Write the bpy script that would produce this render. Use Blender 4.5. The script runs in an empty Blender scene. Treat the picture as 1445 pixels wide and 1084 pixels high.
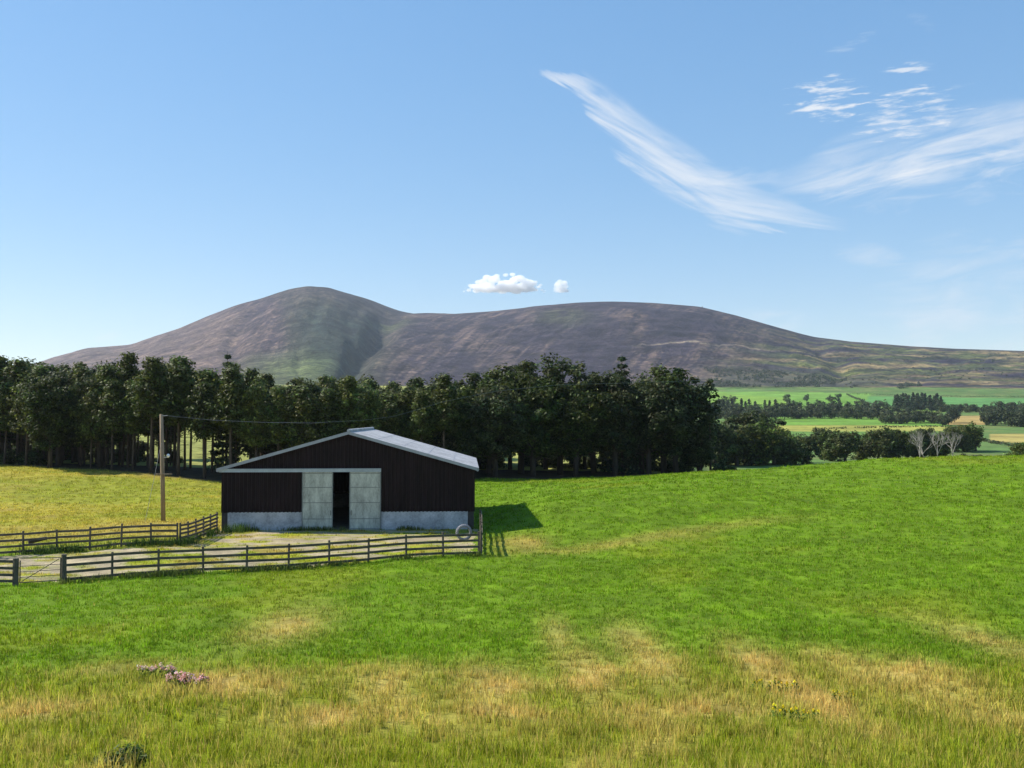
import bpy, math, random
import numpy as np
from mathutils import Vector, Matrix
R = math.radians
scn = bpy.context.scene
COL = scn.collection
rng = np.random.default_rng(7)
random.seed(7)

# ------------------------------------------------------------------ camera model
F = 1300.0; CX, CY = 722.5, 542.0; CAMZ = 7.1
PITCH = math.atan(49.0 / F)
SP, CP = math.sin(PITCH), math.cos(PITCH)

def uw(px, py):
    """slope pair (x/y, z/y) of the sight line that reaches the photo at px, py"""
    a = (px - CX) / F; b = (CY - py) / F
    yy = CP - b * SP
    return a / yy, (SP + b * CP) / yy
def at(px, py, D):
    u, w = uw(px, py)
    return np.array([u * D, D, CAMZ + w * D])
def pxu(px):            # azimuth slope for a photo column near the horizon
    return (px - CX) / F

# ------------------------------------------------------------------ noise
def _h(ix, iy, s):
    n = (ix.astype(np.int64) * 374761393 + iy.astype(np.int64) * 668265263 + s * 974711) & 0xffffffff
    n = ((n ^ (n >> 13)) * 1274126177) & 0xffffffff
    n = (n ^ (n >> 16)) & 0xffffffff
    return n / 4294967295.0
def vn(x, y, s=0):
    x = np.asarray(x, float); y = np.asarray(y, float)
    ix = np.floor(x); iy = np.floor(y); fx = x - ix; fy = y - iy
    fx = fx * fx * (3 - 2 * fx); fy = fy * fy * (3 - 2 * fy)
    a = _h(ix, iy, s); b = _h(ix + 1, iy, s); c = _h(ix, iy + 1, s); d = _h(ix + 1, iy + 1, s)
    return a + (b - a) * fx + (c - a) * fy + (a - b - c + d) * fx * fy
def fbm(x, y, s=0, o=4):
    t = 0; amp = 0.5; tot = 0
    for i in range(o):
        t = t + amp * vn(x * 2 ** i + 17.3 * i, y * 2 ** i - 9.1 * i, s + i); tot += amp; amp *= 0.5
    return t / tot
def sst(a, b, x):
    t = np.clip((x - a) / (b - a), 0, 1); return t * t * (3 - 2 * t)
def mixc(c, d, t):
    t = np.asarray(t)[..., None]; return c * (1 - t) + np.asarray(d) * t

# ------------------------------------------------------------------ mesh collecting
class MB:
    def __init__(s): s.v = []; s.q = []; s.t = []; s.cv = []; s.n = 0; s.qm = []; s.tm = []
    def add(s, v, q=None, t=None, c=None, m=0):
        v = np.asarray(v, float).reshape(-1, 3)
        if q is not None and len(q):
            q = np.asarray(q, int).reshape(-1, 4); s.q.append(q + s.n); s.qm.append(np.full(len(q), m))
        if t is not None and len(t):
            t = np.asarray(t, int).reshape(-1, 3); s.t.append(t + s.n); s.tm.append(np.full(len(t), m))
        if c is None: c = np.ones((len(v), 3))
        c = np.asarray(c, float)
        if c.ndim == 1: c = np.tile(c, (len(v), 1))
        s.v.append(v); s.cv.append(c); s.n += len(v)
    def box(s, x0, x1, y0, y1, z0, z1, c=None, m=0):
        v = [(x, y, z) for z in (z0, z1) for y in (y0, y1) for x in (x0, x1)]
        s.add(v, [(0, 2, 3, 1), (4, 5, 7, 6), (0, 1, 5, 4), (2, 6, 7, 3), (0, 4, 6, 2), (1, 3, 7, 5)], c=c, m=m)
    def bar(s, a, b, w, h, up=(0, 0, 1), c=None, m=0):
        a = np.array(a, float); b = np.array(b, float); d = b - a; d /= np.linalg.norm(d)
        r = np.cross(d, up); r /= np.linalg.norm(r); u = np.cross(r, d)
        v = [p + r * w / 2 * i + u * h / 2 * j for p in (a, b) for i, j in ((-1, -1), (1, -1), (1, 1), (-1, 1))]
        s.add(v, [(0, 1, 2, 3), (7, 6, 5, 4), (0, 4, 5, 1), (1, 5, 6, 2), (2, 6, 7, 3), (3, 7, 4, 0)], c=c, m=m)
    def tube(s, pts, rad, n=6, c=None, m=0, cap=True):
        pts = np.asarray(pts, float); k = len(pts)
        rad = np.broadcast_to(np.asarray(rad, float), (k,))
        d = np.gradient(pts, axis=0); d /= np.linalg.norm(d, axis=1)[:, None] + 1e-9
        ref = np.array([0, 0, 1.0]) if abs(d[:, 2]).mean() < 0.8 else np.array([1.0, 0, 0])
        r = np.cross(d, ref); r /= np.linalg.norm(r, axis=1)[:, None]; u = np.cross(r, d)
        a = np.arange(n) / n * 2 * np.pi
        v = pts[:, None] + rad[:, None, None] * (np.cos(a)[None, :, None] * r[:, None] + np.sin(a)[None, :, None] * u[:, None])
        i = np.arange(k - 1)[:, None] * n; j = np.arange(n)[None]; j2 = (j + 1) % n
        q = np.stack([i + j, i + j2, i + n + j2, i + n + j], -1).reshape(-1, 4)
        v = v.reshape(-1, 3); t = None
        if cap:
            v = np.vstack([v, pts[-1], pts[0]]); e = (k - 1) * n
            t = [(e + jj, e + (jj + 1) % n, k * n) for jj in range(n)] + [((jj + 1) % n, jj, k * n + 1) for jj in range(n)]
        s.add(v, q, t, c=c, m=m)
    def build(s, name, mats, parent=None, smooth=False, color=False):
        me = bpy.data.meshes.new(name)
        v = np.concatenate(s.v)
        q = np.concatenate(s.q) if s.q else np.zeros((0, 4), int); t = np.concatenate(s.t) if s.t else np.zeros((0, 3), int)
        me.vertices.add(len(v)); me.vertices.foreach_set('co', v.astype(np.float32).ravel())
        me.loops.add(q.size + t.size)
        me.loops.foreach_set('vertex_index', np.concatenate([q.ravel(), t.ravel()]).astype(np.int32))
        me.polygons.add(len(q) + len(t))
        me.polygons.foreach_set('loop_start', np.concatenate([np.arange(len(q)) * 4, q.size + np.arange(len(t)) * 3]).astype(np.int32))
        if not isinstance(mats, (list, tuple)): mats = [mats]
        for m in mats: me.materials.append(m)
        if len(mats) > 1:
            me.polygons.foreach_set('material_index', np.concatenate((s.qm if s.q else []) + (s.tm if s.t else [])).astype(np.int32))
        me.polygons.foreach_set('use_smooth', np.full(len(q) + len(t), bool(smooth)))
        me.update(calc_edges=True)
        if color:
            ca = me.color_attributes.new('Col', 'FLOAT_COLOR', 'POINT')
            c = np.concatenate(s.cv); c = np.hstack([c, np.ones((len(c), 1))])
            ca.data.foreach_set('color', c.astype(np.float32).ravel())
        me.validate()
        o = bpy.data.objects.new(name, me); COL.objects.link(o)
        if parent is not None: o.parent = parent
        return o

def empty(name, loc, rz=0.0):
    o = bpy.data.objects.new(name, None); COL.objects.link(o)
    o.location = Vector([float(a) for a in loc]); o.rotation_euler = (0, 0, rz); o.empty_display_size = 0.3
    return o
def tag(o, label=None, cat=None, group=None, kind=None):
    if label: o['label'] = label
    if cat: o['category'] = cat
    if group: o['group'] = group
    if kind: o['kind'] = kind
    return o
def copy_tree(o, parent=None):
    c = o.copy(); COL.objects.link(c)
    if parent is not None: c.parent = parent
    for ch in [k for k in o.children]: copy_tree(ch, c)
    return c

# ------------------------------------------------------------------ materials
class NT:
    def __init__(s, tree): s.t = tree; s.n = tree.nodes; s.l = tree.links
    def new(s, typ, **kw):
        n = s.n.new(typ)
        for k, v in kw.items():
            if hasattr(n, k): setattr(n, k, v)
            else: n.inputs[k.replace('_', ' ')].default_value = v
        return n
    def link(s, a, b): s.l.new(a, b)
    def math(s, op, a, b=None, c=None, clamp=False):
        n = s.n.new('ShaderNodeMath'); n.operation = op; n.use_clamp = clamp
        for i, x in enumerate((a, b, c)):
            if x is None: continue
            if isinstance(x, (int, float)): n.inputs[i].default_value = x
            else: s.l.new(x, n.inputs[i])
        return n.outputs[0]
    def noise(s, vec, scale, detail=4, rough=0.55, dist=0.0):
        n = s.n.new('ShaderNodeTexNoise'); n.inputs['Scale'].default_value = scale; n.inputs['Detail'].default_value = detail
        n.inputs['Roughness'].default_value = rough; n.inputs['Distortion'].default_value = dist
        if vec is not None: s.l.new(vec, n.inputs['Vector'])
        return n.outputs['Fac']
    def ramp(s, fac, stops):
        n = s.n.new('ShaderNodeValToRGB'); e = n.color_ramp.elements
        while len(e) < len(stops): e.new(0.5)
        for i, (p, c) in enumerate(stops):
            e[i].position = p; e[i].color = (*c, 1) if len(c) == 3 else c
        s.l.new(fac, n.inputs[0]); return n.outputs[0]
    def mul(s, c, f):
        n = s.n.new('ShaderNodeMixRGB'); n.blend_type = 'MULTIPLY'; n.inputs[0].default_value = 1
        s.l.new(c, n.inputs[1]); s.l.new(f, n.inputs[2]); return n.outputs[0]
    def mix(s, f, a, b):
        n = s.n.new('ShaderNodeMixRGB')
        for i, x in enumerate((f, a, b)):
            if isinstance(x, tuple): n.inputs[i].default_value = (*x, 1)
            elif isinstance(x, (int, float)): n.inputs[i].default_value = x
            else: s.l.new(x, n.inputs[i])
        return n.outputs[0]

def mat(name):
    m = bpy.data.materials.new(name); m.use_nodes = True
    nt = NT(m.node_tree); b = m.node_tree.nodes['Principled BSDF']
    b.inputs['Roughness'].default_value = 0.8
    return m, nt, b
def bump(nt, b, h, strength, dist):
    n = nt.n.new('ShaderNodeBump'); n.inputs['Strength'].default_value = strength; n.inputs['Distance'].default_value = dist
    nt.link(h, n.inputs['Height']); nt.link(n.outputs[0], b.inputs['Normal'])
def plain(name, col, var=0.25, scale=3.0, rough=0.8, metal=0.0, stretch=(1, 1, 1), bmp=0.0, spec=0.3):
    """weathered surface: the colour broken up by two scales of noise"""
    m, nt, b = mat(name)
    tc = nt.new('ShaderNodeTexCoord').outputs['Object']
    mp = nt.new('ShaderNodeMapping'); mp.inputs['Scale'].default_value = stretch; nt.link(tc, mp.inputs[0]); tc = mp.outputs[0]
    a = nt.noise(tc, scale, 6, 0.65); c = nt.noise(tc, scale * 7.3, 4, 0.6)
    f = nt.math('ADD', nt.math('MULTIPLY', a, 0.65), nt.math('MULTIPLY', c, 0.35))
    lo = tuple(x * (1 - var) for x in col); hi = tuple(min(1, x * (1 + var)) for x in col)
    nt.link(nt.ramp(f, [(0.38, lo), (0.62, hi)]), b.inputs['Base Color'])
    b.inputs['Roughness'].default_value = rough; b.inputs['Metallic'].default_value = metal
    b.inputs['Specular IOR Level'].default_value = spec
    if bmp: bump(nt, b, c, bmp, 0.02)
    return m

def leafmat(name, gain=1.0, trans=0.35, rough=0.6, spec=0.12):
    m, nt, b = mat(name)
    ca = nt.new('ShaderNodeVertexColor'); ca.layer_name = 'Col'
    oi = nt.new('ShaderNodeObjectInfo')
    v = nt.math('MULTIPLY_ADD', oi.outputs['Random'], 0.5 * gain, 0.75 * gain)
    cmb = nt.new('ShaderNodeCombineColor')
    for i in range(3): nt.link(v, cmb.inputs[i])
    c = nt.mul(ca.outputs[0], cmb.outputs[0])
    nt.link(c, b.inputs['Base Color']); b.inputs['Roughness'].default_value = rough
    b.inputs['Specular IOR Level'].default_value = spec
    if trans:
        tr = nt.new('ShaderNodeBsdfTranslucent'); nt.link(c, tr.inputs[0])
        mx = nt.new('ShaderNodeMixShader'); mx.inputs[0].default_value = trans
        nt.link(b.outputs[0], mx.inputs[1]); nt.link(tr.outputs[0], mx.inputs[2])
        out = [n for n in nt.n if n.type == 'OUTPUT_MATERIAL'][0]; nt.link(mx.outputs[0], out.inputs[0])
    return m
M_leaf = leafmat('leaves', 1.05, 0.35, spec=.2)
M_needle = leafmat('needles', 1.05, 0.3, spec=.2)
M_grass = leafmat('grass blades', 1.25, 0.45, 0.6)
M_flower = leafmat('petals', 1.0, 0.3, 0.6)
M_bark = plain('bark', (0.055, 0.042, 0.032), 0.45, 2.0, 0.9, stretch=(4, 4, 0.6), bmp=0.6)
M_pbark = plain('pine bark', (0.085, 0.062, 0.046), 0.5, 1.5, 0.9, stretch=(4, 4, 0.6), bmp=0.6)
M_dead = plain('bare silver wood', (0.25, 0.23, 0.20), 0.3, 2.0, 0.85)
M_clad = plain('brown box profile cladding', (0.0150, 0.0078, 0.0090), 0.40, 0.7, 0.55, stretch=(3, 3, 0.5), spec=0.15)
M_roof = plain('fibre cement roofing', (0.38, 0.38, 0.385), 0.28, 0.9, 0.85, bmp=0.2)
M_trim = plain('pale grey trim', (0.33, 0.34, 0.37), 0.15, 1.5, 0.6)
M_track = plain('galvanised door track', (0.38, 0.43, 0.48), 0.14, 2.0, 0.5, metal=0.2)
M_galv = plain('galvanised door sheet', (0.42, 0.43, 0.38), 0.34, 1.1, 0.6, metal=0.2, stretch=(2.5, 1, .7))
M_seam = plain('door framing', (0.20, 0.21, 0.20), 0.2, 3.0, 0.6)
M_conc = plain('concrete panel', (0.42, 0.415, 0.43), 0.32, 1.3, 0.9, bmp=0.3)
M_steel = plain('painted steel', (0.05, 0.045, 0.045), 0.3, 2.0, 0.5)
M_floor = plain('concrete floor', (0.22, 0.20, 0.17), 0.3, 1.0, 0.95)
M_wood = plain('weathered fence timber', (0.105, 0.088, 0.066), 0.5, 2.0, 0.9, stretch=(1, 1, 3), bmp=0.5)
M_post = plain('weathered post timber', (0.10, 0.084, 0.064), 0.5, 3.0, 0.9, stretch=(3, 3, 0.7), bmp=0.5)
M_pole = plain('utility pole timber', (0.27, 0.20, 0.13), 0.35, 2.0, 0.85, stretch=(5, 5, 0.4), bmp=0.4)
M_porc = plain('white porcelain', (0.75, 0.75, 0.72), 0.05, 6.0, 0.25)
M_wire = plain('weathered wire', (0.30, 0.30, 0.31), 0.1, 5.0, 0.5, metal=0.5)
M_rub = plain('old grey rubber', (0.24, 0.24, 0.26), 0.3, 6.0, 0.85, bmp=0.4)
M_stone = plain('cairn stones', (0.24, 0.22, 0.20), 0.3, 1.0, 0.95)
M_gate = plain('dark gate steel', (0.06, 0.06, 0.06), 0.3, 4.0, 0.6, metal=0.2)
M_cloud = bpy.data.materials.new('cloud vapour'); M_cloud.use_nodes = True; _n = M_cloud.node_tree.nodes; _n.clear()
_o = _n.new('ShaderNodeOutputMaterial'); _v = _n.new('ShaderNodeVolumeScatter'); _v.inputs['Color'].default_value = (1, 1, 1, 1); _v.inputs['Density'].default_value = .022; _v.inputs['Anisotropy'].default_value = .3
M_cloud.node_tree.links.new(_v.outputs[0], _o.inputs['Volume'])

def groundmat(name, sc1, sc2, amt, bs, bd, stretch=(1, 1, 1), crisp=0):
    m, nt, b = mat(name)
    ca = nt.new('ShaderNodeVertexColor'); ca.layer_name = 'Col'
    tc = nt.new('ShaderNodeTexCoord').outputs['Object']
    mp = nt.new('ShaderNodeMapping'); mp.inputs['Scale'].default_value = stretch; nt.link(tc, mp.inputs[0]); tc = mp.outputs[0]
    a = nt.noise(tc, sc1, 6, 0.6); c = nt.noise(tc, sc2, 5, 0.7)
    f = nt.math('ADD', nt.math('MULTIPLY', a, 0.5), nt.math('MULTIPLY', c, 0.5))
    g = nt.ramp(f, [(0.40, (1 - amt,) * 3), (0.5, (.97, .97, .97)), (0.60, (1 + amt, 1 + amt, 1 + amt * 0.8))])
    if crisp:                                                # hard-edged patches of burnt and regrown heather, scree flecks
        p1 = nt.noise(tc, crisp, 7, 0.72, 1.2); p2 = nt.noise(tc, crisp * 4.3, 5, 0.7, .5)
        g = nt.mul(g, nt.ramp(p1, [(.44, (.66, .62, .72)), (.475, (1, 1, 1)), (.55, (1.02, 1.0, .98)), (.575, (1.42, 1.34, 1.2))]))
        g = nt.mul(g, nt.ramp(p2, [(.40, (.7, .7, .74)), (.44, (1, 1, 1)), (.60, (1, 1, 1)), (.635, (1.55, 1.48, 1.4))]))
    nt.link(nt.mul(ca.outputs[0], g), b.inputs['Base Color'])
    b.inputs['Roughness'].default_value = 0.95; b.inputs['Specular IOR Level'].default_value = 0.1
    bump(nt, b, f, bs, bd)
    return m
M_field = groundmat('turf', 0.8, 9.0, 0.30, 0.7, 0.12)
M_valley = groundmat('pasture', 0.03, 0.3, 0.28, 0.6, 1.5)
M_hill = groundmat('heather moor', 0.016, 0.11, 0.55, 1.0, 14.0, crisp=0.012)

# ------------------------------------------------------------------ terrain
BARN_C = np.array([-10.46, 59.2]); BARN_R = math.atan2(0.8, 16.03)
cr, sr = math.cos(BARN_R), math.sin(BARN_R)
def bw(x, y, z=0.0):                      # barn frame -> world
    return np.array([BARN_C[0] + x * cr - y * sr, BARN_C[1] + x * sr + y * cr, z])
def barn_local(x, y):
    dx = x - BARN_C[0]; dy = y - BARN_C[1]
    return dx * cr + dy * sr, -dx * sr + dy * cr

ctl = []
def c_at(px, py, D): p = at(px, py, D); ctl.append((p[0], p[1], p[2]))
for px in (-250, 150, 550, 950, 1350, 1700):
    ctl.append((pxu(px) * 6, 6, 3.0)); ctl.append((pxu(px) * 15, 15, 1.3)); ctl.append((pxu(px) * 25, 25, 0.5))
for px in (-200, 27, 94, 250, 400, 560, 676): ctl.append((pxu(px) * 41, 41.0 + (px - 94) * 0.0117, 0.0))
for xx in (-8, 0, 8):
    for yy in (-6, 0, 7, 14): p = bw(xx, yy); ctl.append((p[0], p[1], 0.0))
for px, py, D in ((37, 781, 48.5), (253, 770, 51.3), (-200, 781, 48.5), (233, 735, 64), (0, 657, 115), (-200, 650, 117), (160, 665, 110), (310, 681, 105),
                  (480, 683, 106), (0, 705, 85), (150, 708, 85), (-200, 700, 85), (700, 675, 112), (860, 674, 112), (1000, 667, 114),
                  (763, 709, 68), (830, 697, 74), (905, 685, 80), (1020, 675, 88), (1105, 668, 92), (1168, 658, 96), (1250, 648, 99), (1340, 645, 101), (1420, 643.5, 102), (1600, 640, 104),
                  (850, 760, 54), (1000, 735, 60), (1200, 715, 66), (1445, 690, 74), (1700, 670, 80),
                  (1000, 810, 43), (1300, 800, 44), (1600, 790, 45)):
    c_at(px, py, D)
for px, D, z in ((-200, 140, 0.8), (300, 135, 0.2), (660, 140, 0.2), (900, 140, -0.6), (1050, 118, -0.6), (1150, 124, -0.6), (1250, 125, 0.2), (1420, 128, 0.4), (1600, 130, 0.6),
                 (1050, 145, -2.2), (1250, 150, -2.4), (1420, 150, -2.4), (1650, 150, -2.4), (770, 62, 0.72), (725, 64, 0.50), (735, 70, 0.35), (700, 76, 0.1)):
    ctl.append((pxu(px) * D, D, z))
ctl = np.array(ctl)
def tps(r2): return 0.5 * r2 * np.log(r2 + 1e-9)
n = len(ctl); r2 = ((ctl[:, None, :2] - ctl[None, :, :2]) ** 2).sum(-1)
A = np.zeros((n + 3, n + 3)); A[:n, :n] = tps(r2) + np.eye(n) * 0.8
A[:n, n] = 1; A[:n, n + 1:] = ctl[:, :2]; A[n:, :n] = A[:n, n:].T
W = np.linalg.solve(A, np.concatenate([ctl[:, 2], [0, 0, 0]]))
def near_z(x, y):
    sh = np.shape(x); x = np.ravel(x).astype(float); y = np.ravel(y).astype(float); out = np.empty(len(x))
    for i in range(0, len(x), 40000):
        a, b = x[i:i + 40000], y[i:i + 40000]
        k = tps((a[:, None] - ctl[:, 0]) ** 2 + (b[:, None] - ctl[:, 1]) ** 2)
        out[i:i + 40000] = k @ W[:n] + W[n] + a * W[n + 1] + b * W[n + 2]
    bx, by = barn_local(x, y)
    flat = (1 - sst(8.3, 10.5, np.abs(bx))) * (1 - sst(15, 19, by)) * sst(-9, -3, by)
    lump = (fbm(x * 0.25, y * 0.25, 3, 3) - 0.5) * 0.35 + (fbm(x * 1.6, y * 1.6, 5, 2) - 0.5) * 0.10
    return (out * (1 - flat) + (lump * (1 - flat))).reshape(sh)

VD = np.array([100, 150, 200, 260, 400, 550, 750, 1000, 1300, 1600, 2000, 3000.])
VR = np.array([-1.5, -2.4, -2.9, -4.3, -2.6, 0.6, 9.0, 21.5, 41, 68, 110, 220])
VL = np.array([0.3, 0.7, 4.2, 7.0, 12, 15, 20, 30, 45, 68, 110, 220])
RP = np.array([(-500, 530), (-150, 530), (40, 520), (79, 506), (122, 494), (150, 492), (184, 489), (215, 478), (254, 465.5), (292, 449.5), (331, 434), (370, 422), (409, 410.5), (436, 405.5), (463, 408.5), (486, 415.5),
               (525, 426), (564, 439), (583, 442.5), (605, 444), (640, 446), (700, 441), (760, 434), (815, 429), (860, 427), (920, 429), (985, 434), (1040, 447), (1100, 464),
               (1150, 476), (1200, 483), (1290, 490), (1350, 493), (1445, 496), (1700, 500), (2000, 505)], float)
RU, RW = uw(RP[:, 0], RP[:, 1])
DRp = np.array([(-500, 4600), (60, 4300), (240, 3900), (430, 3600), (590, 3850), (700, 3600), (860, 3350), (1000, 3200), (1150, 2950), (1300, 2750), (1445, 2650), (2000, 2500)], float)
def smooth_interp(u, us, ws):
    return (np.interp(u - 0.004, us, ws) + np.interp(u, us, ws) * 2 + np.interp(u + 0.004, us, ws)) / 4
def hill_t(u, d):
    dr = np.interp(u, pxu(DRp[:, 0]), DRp[:, 1])
    d0 = np.interp(u, pxu(np.array([0, 900, 1100, 1445])), [1500, 1500, 1480, 1450])
    return (d - d0) / (dr - d0), dr, d0
def far_z(u, d):
    px = CX + F * u
    k = sst(930, 1010, px)
    v = np.interp(d, VD, VL) * (1 - k) + np.interp(d, VD, VR) * k
    x = u * d
    v = v + (fbm(x * 0.006, d * 0.006, 11, 3) - 0.5) * 5 * sst(300, 700, d)
    t, dr, d0 = hill_t(u, d)
    zr = CAMZ + smooth_interp(u, RU, RW) * dr
    z0 = np.interp(d0, VD, VL) * (1 - k) + np.interp(d0, VD, VR) * k
    tc = np.clip(t, 0, 1)
    prof = 0.38 * tc + 0.62 * np.sin(np.pi / 2 * np.clip(tc, 0, 1)) ** 1.7
    h = z0 + (zr - z0) * prof
    h = np.where(t > 1, zr - (t - 1) * (dr - d0) * 0.16 - (t - 1) ** 2 * 300, h)
    env = np.sin(np.pi * np.clip(t, 0, 1)) ** 0.8
    # the ravine between the cone and the long dome, and two lesser cleughs
    for p0, p1, dep, wd in ((582, 492, 56, 22), (540, 470, 12, 9), (372, 330, 16, 14), (455, 425, 8, 10), (760, 575, 5, 6), (880, 690, 4, 6), (1130, 1190, 14, 20)):
        pc = p1 + (p0 - p1) * tc ** 1.2 + 9 * np.sin(tc * 9 + p0) + 16 * (fbm(tc * 7, tc * 0 + p0, 51, 3) - .5)
        h = h - dep * np.exp(-((px - pc) / (wd * (0.6 + 0.9 * tc))) ** 2) * env * (1 - 0.55 * tc)
    # spurs and down-slope rills
    sl = px * 0.04 - tc * np.interp(px, [200, 380, 440, 520, 600, 800, 1100], [8, 7, 2, 1.5, 6.5, 7.5, 4])
    env = env * (1 - sst(0.72, 0.98, tc))
    h = h + env * 9 * (fbm(sl * 0.45, tc * 1.3, 21, 3) - 0.5) * np.interp(px, [0, 1050, 1250], [1, 1, 0.6])
    h = h + env * 5 * (fbm(sl * 3.2, tc * 6.0, 31, 3) - 0.5) + env * 14 * (fbm(x * 0.012, d * 0.012, 41, 4) - 0.5)
    g = sst(0, 0.08, t)
    return v * (1 - g) + h * g
def height(x, y):
    x = np.asarray(x, float); y = np.asarray(y, float)
    k = sst(118, 165, y)
    return near_z(x, y) * (1 - k) + far_z(x / np.maximum(y, 1), y) * k
def hz(x, y): return float(height(np.array([x]), np.array([y]))[0])

# ---- ground cover colours (albedo)
GREEN = np.array([0.106, 0.182, 0.007]); OLIVE = np.array([0.205, 0.220, 0.015]); DRY = np.array([0.46, 0.33, 0.105])
YELL = np.array([0.31, 0.27, 0.036]); GRAV = np.array([0.36, 0.295, 0.195]); LITT = np.array([0.075, 0.058, 0.036]); BURN = np.array([0.33, 0.25, 0.06])
FOOT = np.array([(-400, 118), (-100, 117), (0, 115), (160, 110), (310, 105), (480, 106), (660, 110), (860, 112), (1000, 114), (1040, 118)], float)
def foot(px): return np.interp(px, FOOT[:, 0], FOOT[:, 1])
DRYP = [(405, 880, 45, 26, .7), (330, 960, 90, 18, .6), (560, 955, 60, 20, .5), (690, 965, 50, 36, .8), (790, 900, 22, 36, .5), (830, 940, 40, 40, .8), (905, 920, 35, 45, .8),
        (1010, 985, 60, 22, .6), (1098, 955, 36, 55, 1.0), (1215, 950, 46, 34, .8), (1300, 965, 60, 40, .9), (1410, 905, 40, 40, .7), 
        (60, 1000, 80, 20, .5), (180, 940, 60, 14, .5), (460, 1010, 90, 22, .4), (1395, 1010, 70, 30, .6), (720, 1020, 120, 20, .4)]
YARD = [bw(-8.0, 0.2)[:2], bw(8.1, 0.2)[:2], np.array([-2.0, 48.6]), np.array([-8.6, 45.4]), np.array([-19.6, 41.2]), np.array([-30.0, 38.0]), np.array([-30.0, 46.0]), np.array([-19.0, 50.2])]
def inpoly(x, y, P):
    c = np.zeros(np.shape(x), bool); j = len(P) - 1
    for i in range(len(P)):
        xi, yi = P[i]; xj, yj = P[j]
        if yi != yj: c ^= ((yi > y) != (yj > y)) & (x < (xj - xi) * (y - yi) / (yj - yi) + xi)
        j = i
    return c
def near_cover(x, y):
    """colour, dry share and blade height of the ground cover at x, y"""
    u = x / np.maximum(y, 1); px = CX + F * u
    n1 = fbm(x * 0.12, y * 0.12, 61, 4); n2 = fbm(x * 0.7, y * 0.7, 71, 3); n3 = fbm(x * 0.05, y * 0.2, 75, 3)
    c = np.tile(GREEN, (len(x), 1)) * (0.80 + 0.5 * n2)[:, None]
    c = mixc(c, OLIVE, 0.45 * sst(0.5, 0.75, n1))
    rough = 1 - sst(21, 27, y + (n1 - .5) * 9)
    c = mixc(c, OLIVE * 1.0, rough * 0.75)
    left = (1 - sst(-13.5, -9, x + (y - 60) * 0.05)) * sst(47.0, 50.5, y)
    c = mixc(c, YELL, left * (0.55 + 0.45 * sst(0.35, 0.65, n3)))
    c = mixc(c, BURN, left * sst(0.52, 0.7, n1) * 0.6)
    dry = np.zeros(len(x))
    for (a, b_, ra, rb, s) in DRYP:
        q0 = at(a, b_, 1.0)[2] - CAMZ
        dd = (CAMZ - 0.75) / -q0; dd = (CAMZ - np.interp(dd, [15, 25, 40], [1.3, .5, 0])) / -q0
        xx = pxu(a) * dd; sx = ra / F * dd * 1.25; sy = max(rb * dd / (-q0 * F), 0.5) * 1.25
        dry = np.maximum(dry, s * np.exp(-((x - xx) / sx) ** 2 - ((y - dd) / sy) ** 2))
    dry = np.clip(dry * (0.35 + 1.3 * n2) + rough * 0.55 * sst(0.48, 0.72, n2 * 0.6 + n1 * 0.4), 0, 1)
    # scorched patch by the fence corner and the faint dry line running right from it
    lx = (x + 1.0) / 20; ln = np.exp(-((y - np.interp(x, [-2, 3, 13, 40], [49, 50.5, 58, 72])) / 1.6) ** 2) * sst(-2, 0, x) * (1 - sst(8, 24, x))
    dry = np.maximum(dry, ln * 0.55 * (0.5 + n2))
    dry = np.maximum(dry, 1.1 * np.exp(-((x - 0.5) / 1.5) ** 2 - ((y - 52.5) / 3.2) ** 2) * (0.5 + 0.9 * n2))
    dry = np.clip(dry, 0, 1)
    c = mixc(c, mixc(np.tile(DRY, (len(x), 1)), BURN, sst(40, 48, y)), dry * 0.85)
    ya = inpoly(x + (n2 - .5) * 1.2, y + (n1 - .5) * 1.2, YARD).astype(float)
    gr = ya * sst(0.43, 0.66, fbm(x * 0.6, y * 1.1, 81, 5) + 0.10 * (1 - sst(-24, -16, x)) + 0.10 * np.exp(-((x + 9.5) / 5.0) ** 2 - ((y - 56) / 4) ** 2))
    c = mixc(c, mixc(np.tile(OLIVE * 1.3, (len(x), 1)), BURN, sst(.4, .65, n2)), ya * (1 - gr) * 0.85)
    c = mixc(c, GRAV * (0.8 + 0.4 * n2)[:, None], gr * 0.95)
    fo = sst(-1.5, 2.5, y - foot(px)) * (1 - sst(990, 1030, px)) * (1 - sst(138, 150, y))
    c = mixc(c, LITT, fo)
    hgt = 0.09 + 0.09 * rough + 0.06 * n2
    hgt = hgt * (1 - 0.75 * gr)
    return c, dry, hgt, gr, fo, rough, left

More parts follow.
